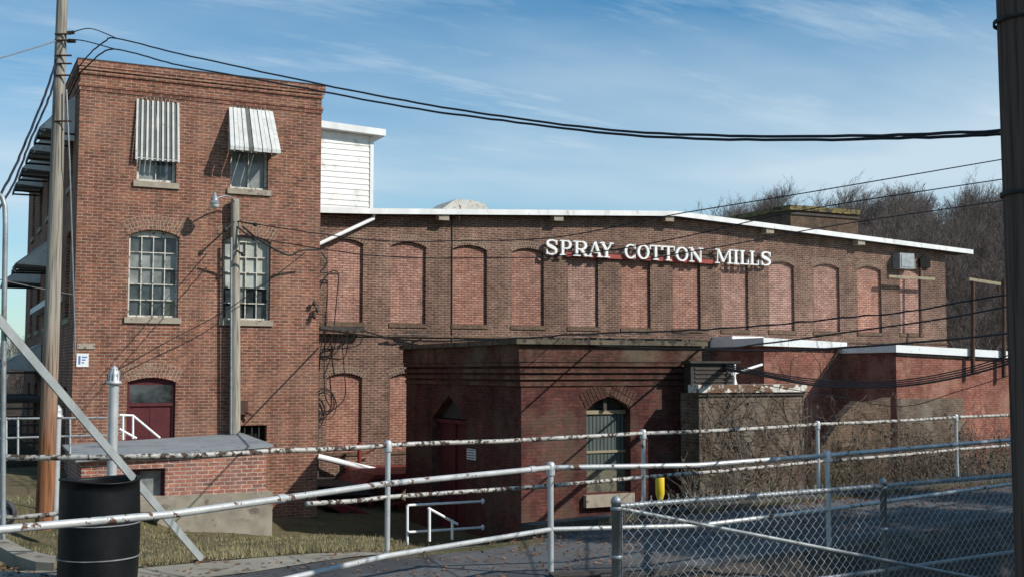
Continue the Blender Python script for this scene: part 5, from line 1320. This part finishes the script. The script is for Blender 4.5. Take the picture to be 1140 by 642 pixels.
cable('upper dark wire sagging across the lower part of the mill wall', [(355, 366), (450, 378), (540, 378), (640, 372), (770, 367), (890, 358.5), (1010, 346), (1126, 327)], 30, 6.3, 2.0, wob=0.006)
cable('dark cable crossing the mill wall above the white fascias', [(640, 384), (770, 388), (850, 382), (946, 369), (1040, 356), (1127, 340)], 28, 6.3, 2.0)
cable('thick dark cable passing in front of the pale fascias', [(785, 387), (840, 383), (890, 376), (980, 368.5), (1060, 360), (1127, 349)] if False else [(775, 389), (860, 390), (940, 386.5), (1040, 379), (1128, 370)], 26, 6.3, 2.6)
for k in range(4):
    lab = ['top', 'second', 'third', 'lowest'][k]
    cable('%s of the four bundled black cables drooping before the red wings' % lab, [(800, 404 + 2 * k), (848, 413 + 1.6 * k), (900, 421 + 2.2 * k), (960, 424.5 + 2.0 * k), (1010, 422 + 2.2 * k), (1070, 411 + 2.6 * k), (1129, 393 + 3.2 * k)], 27, 6.4, 1.5 + (k == 3) * 0.9)
cable('thin slack wire hanging low across the right-hand red wing', [(850, 428), (930, 441), (1000, 452), (1070, 434), (1128, 416)], 25, 8, 0.9)
cable('slack service wire looping from the lamp pole to the corner of the tower', [(270, 252), (290, 268), (320, 284), (335, 279), (356, 278)], 25.8, 27, 2.2, mat='cable')
cable('thin wire running across the tower face to the lamp pole bracket', [(130, 412), (190, 378), (250, 346), (300, 312), (340, 281)], 25.2, 26.6, 1.1, mat='cable')  # dark strand added in place of a wire shadow on the brick
cable('grey wire from the left edge to the shaded tower side', [(-5, 310), (40, 320), (82, 328)], 14, 24, 1.0, mat='galv')
cable('thin wire under the platform bracket along the lower mill wall', [(405, 368), (470, 384), (540, 381), (620, 377)], 30.6, 30.5, 1.6)

# crossarm + wire clutter on the mill next to the tower
Yc = YM - 0.25
o = thing('wall_crossarm', 'dark timber crossarm with hanging wires on the mill wall beside the tower', 'bracket', atY(355, 366, Yc))
MB().beam(atY(356, 365, Yc), atY(406, 367, Yc), 0.12, 0.14).build('arm', M['old_wood'], o)
mb = MB()
for k in range(6):
    x = 358 + k * 8; y1 = 385 + R.uniform(0, 40)
    mb.tube(smoothpts([atY(x + 6, 366, Yc - 0.1), atY(x, 378 + R.uniform(0, 8), Yc - 0.12), atY(355 + R.uniform(0, 5), y1, Yc + 0.1)], 5), 0.014, 5)
mb.tube(smoothpts([atY(352, 302, Yc), atY(362, 304, Yc), atY(376, 303, Yc), atY(375, 330, Yc), atY(372, 362, Yc)], 6), 0.016, 5)
mb.tube(smoothpts([atY(355, 322, Yc), atY(364, 306, Yc), atY(376, 305, Yc)], 6), 0.018, 5)
mb.tube(smoothpts([atY(358, 281, Yc), atY(364, 292, Yc), atY(356, 303, Yc)], 6), 0.018, 5)
mb.tube(smoothpts([atY(380, 372, Yc), atY(383, 410, Yc), atY(384, 440, Yc), atY(372, 455, Yc), atY(358, 458, Yc)], 8), 0.016, 5)
mb.tube(smoothpts([atY(362, 374, Yc), atY(361, 410, Yc), atY(362, 440, Yc), atY(368, 452, Yc)], 8), 0.016, 5)
for k in range(4):
    cx, cy, rr_ = 362 + R.uniform(-2, 2), 449 + R.uniform(-3, 3), 8 + R.uniform(0, 5)
    mb.tube([atY(cx + rr_ * math.cos(t * 0.35), cy + rr_ * 1.3 * math.sin(t * 0.35), Yc - 0.03 * k) for t in range(19)], 0.013, 5)
mb.build('wire', M['cable'], o)
mb = MB()
for (a_, b_) in ((350, 338), (353, 345), (350, 352)):
    c_ = atY(a_, b_, YT - 0.12); mb.lathe(c_, [(0, 0.08), (0.05, 0.06), (0.03, 0.02), (0.06, 0), (0.03, -0.04), (0, -0.07)], 10); mb.tube([c_, c_ + Vector((0, 0.12, 0))], 0.015, 5)
o = mb.build('insulator', M['dark_metal'], origin=atY(350, 345, YT)); tag(o, 'cluster of dark insulators on the right corner of the tower', 'insulator')
p = atY(272, 452, YT - 0.03)
mb = MB(); mb.box(p.x - 0.1, p.x + 0.06, YT - 0.12, YT - 0.003, p.z - 0.18, p.z + 0.13); mb.tube([(p.x, YT - 0.1, p.z - 0.1), (p.x + 0.15, YT - 0.15, p.z - 0.2)], 0.03, 6)
o = mb.build('fuse_box', M['rust'], origin=p); tag(o, 'small rusty box on the tower right of the lamp pole', 'box')
# odds and ends strung along the mill wall
mb = MB()
for i in range(30):
    x = R.uniform(640, 765) if i > 6 else R.uniform(430, 470); q = atY(x, 371 + R.uniform(-1.5, 2.5), Yc)
    mb.beam(q, q + Vector((R.uniform(0.1, 0.5), R.uniform(-0.05, 0.05), R.uniform(-0.04, 0.04))), 0.03, 0.04)
o = mb.build('hanging_debris', M['old_wood'], origin=atY(640, 371, Yc)); tag(o, 'dark sticks caught on the wires along the mill wall', 'debris', kind='stuff')

# ================================================================== VEGETATION
def grow_tree(mbT, mbC, rr, H, levels=5, r0=0.16, spread=0.55, lean=0.0, nk=(5, 5, 4, 4, 3), minr=0.012):
    def br(p, d, l, r, lv):
        n = 4 if lv < 2 else 3; pts = [p]; rs = [r]; cur = p.copy(); dd = d.copy()
        for i in range(n):
            dd = (dd + Vector((rr.gauss(0, 0.13), rr.gauss(0, 0.13), rr.gauss(0.06, 0.08)))).normalized(); cur = cur + dd * l / n
            pts.append(cur.copy()); rs.append(max(minr, r * (1 - 0.6 * (i + 1) / n)))
        (mbT if lv <= 1 else mbC).tube(pts, rs, 6 if lv == 0 else (4 if lv < 3 else 3), caps=False)
        if lv >= levels - 1: return
        k = nk[lv]
        for i in range(k + (1 if lv == 0 else 0)):
            t = 0.35 + 0.65 * (i + rr.random() * 0.6) / k if lv == 0 else 0.25 + 0.75 * (i + rr.random()) / k
            t = min(1, t); idx = min(n - 1, int(t * n)); base = pts[idx].lerp(pts[idx + 1], t * n - idx if t < 1 else 1)
            ang = rr.uniform(0.35, 0.85) * (1.0 if lv else 0.8); az = rr.uniform(0, 2 * PI)
            ax = dd.orthogonal().normalized(); ax.rotate(Matrix.Rotation(az, 3, dd)); nd = dd.copy(); nd.rotate(Matrix.Rotation(ang, 3, ax)); nd.z += 0.15; nd.normalize()
            br(base, nd, l * rr.uniform(0.5, 0.72) * (1.0 - 0.25 * t if lv == 0 else 1), max(minr, rs[idx] * 0.55), lv + 1)
    br(Vector((0, 0, 0)), Vector((lean, 0, 1)).normalized(), H * 0.62, r0, 0)
protos = []
for s_ in range(5):
    rr = random.Random(100 + s_); a_ = MB(); b_ = MB(); grow_tree(a_, b_, rr, 11, 6, 0.17, lean=rr.uniform(-0.1, 0.1), nk=(7, 5, 4, 4, 3), minr=0.0085)
    ma = a_.mesh('trunk'); ma.materials.append(M['bark']); mc = b_.mesh('crown'); mc.materials.append(M['twig']); protos.append((ma, mc))
    print('tree', s_, len(mc.polygons))
def tree(u, v, sc, k, label, group, z=None):
    rz = R.uniform(0, 2 * PI)
    root = thing('bare_tree', label, 'tree', uv(u, v, (terrain(u, v) if z is None else z) - 0.2), group); root.rotation_euler.z = rz; root.scale = (sc, sc, sc * R.uniform(0.9, 1.1))
    for nm, m_ in (('trunk', protos[k][0]), ('crown', protos[k][1])):
        c = bpy.data.objects.new(nm, m_); C.objects.link(c); c.parent = root
cnt = 0
rt = random.Random(5)
for i in range(150):
    pxx = rt.uniform(722, 1175); v = rt.uniform(66, 135)
    if i % 3 == 0: pxx = rt.uniform(960, 1175)
    u = (pxx - 570) / FPX * v
    tree(u, v, rt.uniform(0.72, 1.02) * (0.72 + 0.28 * smooth((pxx - 740) / 180)), rt.randrange(5), 'leafless tree in the dark woods on the hillside behind the mill', 'leafless trees on the hillside')
for pxx, v, s_ in ((812, 118, 0.8), (770, 122, 0.75), (835, 112, 0.85), (985, 66, 0.9), (1008, 72, 1.0), (1040, 62, 0.8), (1070, 58, 0.7), (1100, 60, 0.75), (945, 74, 0.9), (1085, 75, 0.9)):
    tree((pxx - 570) / FPX * v, v, s_, rt.randrange(5), ('taller leafless tree standing just beyond the right end of the mill' if v < 100 else 'faint treetop showing above the mill roof left of the rooftop brick block'), ('taller leafless trees beyond the mill end' if v < 100 else 'faint treetops above the mill roof'))
for pxx, v, s_ in ((22, 58, 0.42), (-8, 66, 0.5), (40, 75, 0.45), (5, 80, 0.5)):
    tree((pxx - 570) / FPX * v, v, s_, rt.randrange(5), 'bare tree seen past the left side of the tower', 'bare trees past the tower', z=-1)

# vines on annex, wings and shed side
def vines(name, label, region, Y, n, rr, th=0.006, parent=None, leaf=0, up=True, ln=(1.0, 3.0)):
    x0, x1, z0, z1 = region; mb = MB(); lf = MB()
    for i in range(n):
        p = Vector((rr.uniform(x0, x1), Y - 0.03, z0 + (z1 - z0) * rr.random() ** 1.5 * 0.7)); d = Vector((rr.gauss(0, 0.5), 0, 1)).normalized(); l = rr.uniform(*ln); k = int(l / 0.14); pts = [p]
        for j in range(k):
            d = (d + Vector((rr.gauss(0, 0.42), rr.gauss(0, 0.12), rr.gauss(0.02, 0.25)))).normalized(); q = pts[-1] + d * 0.14
            q.y = min(Y - 0.012, max(Y - 0.28, q.y))
            if q.z > z1 + 0.12: d.z = -abs(d.z) * 0.6; q = pts[-1] + d * 0.12; q.y = min(Y - 0.012, q.y)
            q.x = max(x0, min(x1, q.x)); pts.append(q)
            if leaf and rr.random() < leaf:
                c = q; a_ = Vector((rr.gauss(0, 1), rr.gauss(0, 1), rr.gauss(0, 1))).normalized(); b_ = a_.orthogonal().normalized(); s = rr.uniform(0.02, 0.05)
                lf.add([c - a_ * s, c + b_ * s * 0.6, c + a_ * s, c - b_ * s * 0.6], [(0, 1, 2, 3)], mi=1)
        r = th * rr.uniform(0.6, 1.8); mb.tube(pts, [r * (1 - 0.6 * t / len(pts)) for t in range(len(pts))], 4, caps=False)
    mb.add(lf.v, lf.f, mi=1)
    o = mb.build(name, [M['vine'], M['vine_leaf']], origin=((x0 + x1) / 2, Y, z0)); tag(o, label, 'vine', kind='stuff'); return o
rv = random.Random(3)
vines('climbing_vine', 'tangle of dry climbing vines covering the front of the low annex', (XV0 + 0.1, XV1, -1.6, ZV + 0.1), YV, 200, rv, 0.0055, leaf=0.06)
vines('climbing_vine', 'dense vine thicket covering the crumbling brown wall', (wx0 - 0.1, wx1 + 0.25, -1.4, atY(955, 440, YW).z), YW - 0.02, 75, rv, 0.0055, leaf=0.2, ln=(0.8, 2.2))
vines('climbing_vine', 'sparse bare creepers reaching up the right-hand red wing', (XC0 + 0.2, XC1, -1.8, 0.6), YBb - 0.02, 85, rv, 0.005, leaf=0.06, ln=(0.8, 2.6))
vines('climbing_vine', 'few bare creepers crossing the pale fascia of the rear red wing', (XA0 + 0.4, XA1, -0.8, zA + 0.45), YA - 0.16, 16, rv, 0.008, leaf=0.02, ln=(1.2, 2.6))
# shrubs: upright bare bushes along the walls
def shrub_mesh(rr, H, n, leaf):
    mb = MB(); tw = MB()
    for i in range(n):
        p = Vector((rr.gauss(0, 0.12), rr.gauss(0, 0.12), 0)); d = Vector((rr.gauss(0, 0.38), rr.gauss(0, 0.38), 1)).normalized(); l = H * rr.uniform(0.5, 1.05); k = 6; pts = [p]
        for j in range(k):
            d = (d + Vector((rr.gauss(0, 0.13), rr.gauss(0, 0.13), 0))).normalized(); pts.append(pts[-1] + d * l / k)
            if j > 0:
                for q_ in range(3):
                    e = (d + Vector((rr.gauss(0, 0.6), rr.gauss(0, 0.6), rr.gauss(0.1, 0.3)))).normalized(); bl = l * rr.uniform(0.12, 0.35)
                    m1 = pts[-1] + e * bl * 0.5; m2 = m1 + (e + Vector((rr.gauss(0, 0.3), rr.gauss(0, 0.3), 0.2))).normalized() * bl * 0.5
                    tw.tube([pts[-1], m1, m2], [0.005, 0.004, 0.003], 3, caps=False)
                    if rr.random() < leaf:
                        for _ in range(4):
                            c = m1.lerp(m2, rr.random()) + Vector((rr.gauss(0, 0.03), rr.gauss(0, 0.03), rr.gauss(0, 0.03))); a_ = Vector((rr.gauss(0, 1), rr.gauss(0, 1), rr.gauss(0, 1))).normalized(); b_ = a_.orthogonal().normalized(); s = rr.uniform(0.02, 0.04)
                            tw.add([c - a_ * s, c + b_ * s * 0.6, c + a_ * s, c - b_ * s * 0.6], [(0, 1, 2, 3)], mi=1)
        mb.tube(pts, [0.010 * (1 - 0.7 * j / k) for j in range(k + 1)], 4, caps=False)
    a_ = mb.mesh('stems'); a_.materials.append(M['vine']); b_ = tw.mesh('twigs'); b_.materials.append(M['vine']); b_.materials.append(M['vine_leaf']); return a_, b_
shr = [shrub_mesh(random.Random(40 + k), 1.5, 16, 0.25 + 0.35 * (k % 2)) for k in range(4)]
def shrub(p, sc, k, label, group):
    root = thing('bare_shrub', label, 'shrub', p, group); root.rotation_euler.z = R.uniform(0, 6.28); root.scale = (sc, sc, sc)
    for nm, m_ in zip(('stems', 'twigs'), shr[k]):
        c = bpy.data.objects.new(nm, m_); C.objects.link(c); c.parent = root
rs_ = random.Random(9)
for i in range(15):
    pxx = 905 + i * 17 + rs_.uniform(-6, 6); Y = rs_.uniform(21.5, 24.2) if pxx < 990 else rs_.uniform(21.5, 25.8)
    p = atY(pxx, 500, Y); p.z = -1.75
    shrub(p, rs_.uniform(0.75, 1.25), rs_.randrange(4), 'leafless brown shrub growing along the foot of the right-hand walls', 'leafless shrubs along the right-hand walls')
for i in range(6):
    pxx = 1065 + i * 14; p = atD(pxx, 520, 19.5 + rs_.uniform(0, 2)); p.z = -0.95
    shrub(p, rs_.uniform(0.6, 0.9), rs_.randrange(4), 'low brown shrub just behind the farther railing at the right', 'low shrubs behind the farther railing')
for i in range(6):
    pxx = 785 + i * 22; p = atY(pxx, 540, 19.6); p.z = -2.1
    shrub(p, rs_.uniform(0.7, 1.2), rs_.randrange(4), 'straggly bare shrub at the foot of the vine-covered annex', 'straggly shrubs below the annex')

# grass blades on lawn
rg = random.Random(21); mb = MB()
cntg = 0
while cntg < 26000:
    u = rg.uniform(-9, -0.6); v = rg.uniform(10.2, 24) if rg.random() < 0.6 else rg.uniform(10.2, 14)
    if sdist(FAR, u, v) < 0.08: continue
    p = uv(u, v, terrain(u, v) - 0.005)
    if p.y > YPc - 0.1 and XP0 - 0.2 < p.x < XP1 + 0.2: continue
    if p.y > 26.3: continue
    # clumpy density
    dn = math.sin(u * 2.3 + 1.7 * math.sin(v * 1.1)) + math.sin(v * 2.9 + u) * 0.7
    if dn < -0.6 and rg.random() < 0.8: continue
    if v < 15 and u < -4.6 and rg.random() < 0.65: continue
    h = rg.uniform(0.02, 0.065) * (1.0 + 0.9 * max(0, math.sin(u * 5.1 + v * 2.2) * math.sin(v * 4.3 - u * 1.7))); w = rg.uniform(0.003, 0.006) * (v / 12); a_ = rg.uniform(0, 6.28); dx = Vector((math.cos(a_) * w, math.sin(a_) * w, 0)); tip = p + Vector((rg.gauss(0, 0.025), rg.gauss(0, 0.025), h))
    mb.add([p - dx, p + dx, tip], [(0, 1, 2)]); cntg += 1
for i in range(5200):
    e = rg.choice((0, 1, 2)) ; t = rg.random()
    if e == 0: u = -5.5 + 5.6 * t; ln_ = FAR; o_ = rg.gauss(0.04, 0.05)
    elif e == 1: u = 0.2 + 9 * t; ln_ = FAR; o_ = -0.16 - abs(rg.gauss(0, 0.07))
    else: u = 0.7 + 6 * t; ln_ = NEAR; o_ = -0.2 - abs(rg.gauss(0, 0.15))
    vN = None
    for (a_, b_), (c_, d_) in zip(ln_, ln_[1:]):
        if a_ <= u <= c_: vN = b_ + (d_ - b_) * (u - a_) / (c_ - a_)
    if vN is None or math.sin(u * 6.3) + math.sin(u * 2.1 + 1) < -0.3: continue
    v = vN + o_; p = uv(u, v, terrain(u, v) + 0.005); h = rg.uniform(0.03, 0.12); a_ = rg.uniform(0, 6.28); w = 0.004; dx = Vector((math.cos(a_) * w, math.sin(a_) * w, 0)); tip = p + Vector((rg.gauss(0, 0.03), rg.gauss(0, 0.03), h))
    mb.add([p - dx, p + dx, tip], [(0, 1, 2)])
o = mb.build('grass', M['grass_blade']); tag(o, 'short dormant grass on the slope below the porch', 'grass', kind='stuff')
# leaf litter on the road edges
mb = MB()
for i in range(7500):
    if i % 2: 
        u = rg.uniform(0.2, 8); 
        t = rg.random() ** 2
        vN = None
        for (a_, b_), (c_, d_) in zip(FAR, FAR[1:]):
            if a_ <= u <= c_: vN = b_ + (d_ - b_) * (u - a_) / (c_ - a_)
        v = vN - 0.35 - t * 2.6
    else: u = rg.uniform(-5.5, 0.2); v = rg.uniform(8.6, 12.5)
    if not (i % 2) and u > -3.6 and rg.random() < 0.75: continue
    z = terrain(u, v) + 0.018
    c = uv(u, v, z); s = rg.uniform(0.012, 0.03); a_ = Vector((rg.gauss(0, 1), rg.gauss(0, 1), rg.gauss(0, 0.35))).normalized(); b_ = a_.cross(UP)
    if b_.length < 0.1: continue
    b_.normalize(); mb.add([c - a_ * s, c + b_ * s * 0.6 + UP * 0.006, c + a_ * s, c - b_ * s * 0.6], [(0, 1, 2, 3)])
o = mb.build('leaf_litter', M['dead_leaf']); tag(o, 'dry brown leaves scattered over the road edge and sidewalk', 'leaves', kind='stuff')
# stone kerb lump at lower left
mb = MB(); pl_ = [atZ(a, b, 0.05) for a, b in ((-10, 596), (6, 602), (25, 612), (45, 619), (62, 622), (60, 630), (40, 629), (18, 622), (0, 612), (-12, 608))]
mb.prism([p + UP * 0.03 for p in pl_], (0, 0, -0.12)); o = mb.build('edging_stone', M['sidewalk'], origin=pl_[0]); tag(o, 'curved worn concrete edging at the lower left', 'kerb stone')

# trees to the right, outside the picture, that shade the road
M['ev'] = M['evergreen']
def conifer(rr, H):
    a_ = MB(); b_ = MB(); a_.tube([(0, 0, 0), (0, 0, H * 0.5), (0, 0, H)], [0.22, 0.14, 0.02], 8)
    z = H * 0.12
    while z < H * 0.98:
        n = 7; L_ = (H - z) * 0.30 + 0.3
        for i in range(n):
            az = rr.uniform(0, 6.28); l = L_ * rr.uniform(0.7, 1.1); d = Vector((math.cos(az), math.sin(az), -0.15)); tip = Vector((0, 0, z)) + d * l
            a_.tube([(0, 0, z), tip], [0.03, 0.008], 4, caps=False)
            for k in range(int(l * 16)):
                t = rr.uniform(0.15, 1); c = Vector((0, 0, z)) + d * l * t + Vector((rr.gauss(0, 0.15), rr.gauss(0, 0.15), rr.gauss(-0.05, 0.1))); x = Vector((rr.gauss(0, 1), rr.gauss(0, 1), rr.gauss(0, 0.4))).normalized(); y = x.orthogonal().normalized(); s = rr.uniform(0.1, 0.22)
                b_.add([c - x * s, c + y * s * 0.35, c + x * s, c - y * s * 0.35], [(0, 1, 2, 3)])
        z += 0.34
    ma = a_.mesh('trunk'); ma.materials.append(M['bark']); mc = b_.mesh('crown'); mc.materials.append(M['evergreen']); return ma, mc
CON = conifer(random.Random(2), 12)
def put_conifer(u, v, sc, label):
    root = thing('evergreen_tree', label, 'tree', uv(u, v, -0.3), 'evergreens right of the camera'); root.rotation_euler.z = R.uniform(0, 6.28); root.scale = (sc * 1.2, sc * 1.2, sc)
    for nm, m_ in zip(('trunk', 'crown'), CON):
        c = bpy.data.objects.new(nm, m_); C.objects.link(c); c.parent = root
for u, v, s_ in ((11.4, 7.9, 0.72), (12.8, 7.4, 0.95), (15.0, 8.4, 1.0), (15.5, 5.2, 1.0), (18.0, 10.4, 1.0), (19.5, 7.6, 1.05), (22, 12.6, 1.0)):
    put_conifer(u, v, s_, 'evergreen tree outside the frame right of the road')
rk = random.Random(4)
for u, v, s_ in ((13.5, 2.5, 0.8),):
    tree(u, v, s_, rk.randrange(5), 'bare tree outside the frame right of the camera', 'bare trees right of the camera', z=-0.3)

# ================================================================== LIGHT, SKY, CAMERA
sd = Vector((0.88, -1.0, 1.0)).normalized()
elev = math.asin(sd.z); azi = math.atan2(sd.x, sd.y)
sl_ = bpy.data.lights.new('sun', 'SUN'); sl_.energy = 5.0; sl_.angle = rad(0.53); sl_.color = (1.0, 0.95, 0.87)
so = bpy.data.objects.new('sun', sl_); C.objects.link(so); so.rotation_euler = (-sd).to_track_quat('-Z', 'Y').to_euler(); so.location = (30, -30, 30)
w = bpy.data.worlds.new('World'); bpy.context.scene.world = w; w.use_nodes = True; nt = w.node_tree
bg = nt.nodes['Background']; sky = nt.nodes.new('ShaderNodeTexSky'); sky.sky_type = 'NISHITA'; sky.sun_disc = False
sky.sun_elevation = elev; sky.sun_rotation = azi; sky.altitude = 200; sky.air_density = 1.0; sky.dust_density = 0.6; sky.ozone_density = 1.2
tc = nt.nodes.new('ShaderNodeTexCoord')
# thin cirrus: stretched noise on the sky direction, projected on a high plane
sp = nt.nodes.new('ShaderNodeSeparateXYZ'); L(nt, tc.outputs['Generated'], sp.inputs[0])
zz2 = mth(nt, 'ADD', mth(nt, 'MAXIMUM', sp.outputs[2], 0.0), 0.14)
cb = nt.nodes.new('ShaderNodeCombineXYZ'); L(nt, mth(nt, 'DIVIDE', sp.outputs[0], zz2), cb.inputs[0]); L(nt, mth(nt, 'DIVIDE', sp.outputs[1], zz2), cb.inputs[1])
mp = nt.nodes.new('ShaderNodeMapping'); mp.inputs['Rotation'].default_value = (0, 0, rad(30)); mp.inputs['Scale'].default_value = (0.45, 0.85, 1); L(nt, cb.outputs[0], mp.inputs[0])
n1 = noise(nt, mp.outputs[0], 0.75, 6, 0.52)
mp2 = nt.nodes.new('ShaderNodeMapping'); mp2.inputs['Scale'].default_value = (0.4, 0.4, 1); mp2.inputs['Location'].default_value = (3.1, 1.2, 0); L(nt, cb.outputs[0], mp2.inputs[0])
n2 = noise(nt, mp2.outputs[0], 1.0, 4, 0.5)
mp3 = nt.nodes.new('ShaderNodeMapping'); mp3.inputs['Rotation'].default_value = (0, 0, rad(-35)); mp3.inputs['Scale'].default_value = (0.9, 3.4, 1); L(nt, cb.outputs[0], mp3.inputs[0])
n3 = noise(nt, mp3.outputs[0], 1.3, 9, 0.66)
wisp = mth(nt, 'MULTIPLY', ramp(nt, n3, [(0.52, 0.0), (0.74, 1.0)]), ramp(nt, n2, [(0.44, 0.0), (0.6, 1.0)]))
cl = mth(nt, 'MULTIPLY', ramp(nt, n1, [(0.42, 0.0), (0.72, 1.0)]), ramp(nt, n2, [(0.38, 0.15), (0.58, 1.0)]))
low_ = mth(nt, 'MULTIPLY', ramp(nt, sp.outputs[2], [(0.0, 0.15), (0.10, 0.25), (0.165, 0.92), (0.225, 0.5), (0.30, 0.05)]), ramp(nt, n1, [(0.30, 0.35), (0.62, 1.0)]))
fac = mth(nt, 'MINIMUM', mth(nt, 'ADD', mth(nt, 'ADD', mth(nt, 'MULTIPLY', cl, 0.65), mth(nt, 'MULTIPLY', wisp, 0.6)), low_), 0.88)
hs = nt.nodes.new('ShaderNodeHueSaturation'); hs.inputs['Saturation'].default_value = 1.35; L(nt, mixc(nt, 1.0, sky.outputs[0], (0.80, 0.99, 1.03), 'MULTIPLY'), hs.inputs['Color'])
skyc = mixc(nt, fac, hs.outputs[0], (5.4, 6.5, 7.3))
L(nt, skyc, bg.inputs['Color']); bg.inputs['Strength'].default_value = 0.115

cam = bpy.data.cameras.new('camera'); co = bpy.data.objects.new('camera', cam); C.objects.link(co)
co.location = EYE; cam.sensor_width = 36; cam.lens = FPX / 1140 * 36; cam.clip_start = 0.05; cam.clip_end = 3000
co.rotation_euler = (PI / 2 + PITCH, 0, -TH)
sc = bpy.context.scene; sc.camera = co
sc.render.engine = 'CYCLES'
sc.view_settings.view_transform = 'Standard'; sc.view_settings.look = 'None'; sc.view_settings.gamma = 1; sc.view_settings.exposure = 0.05
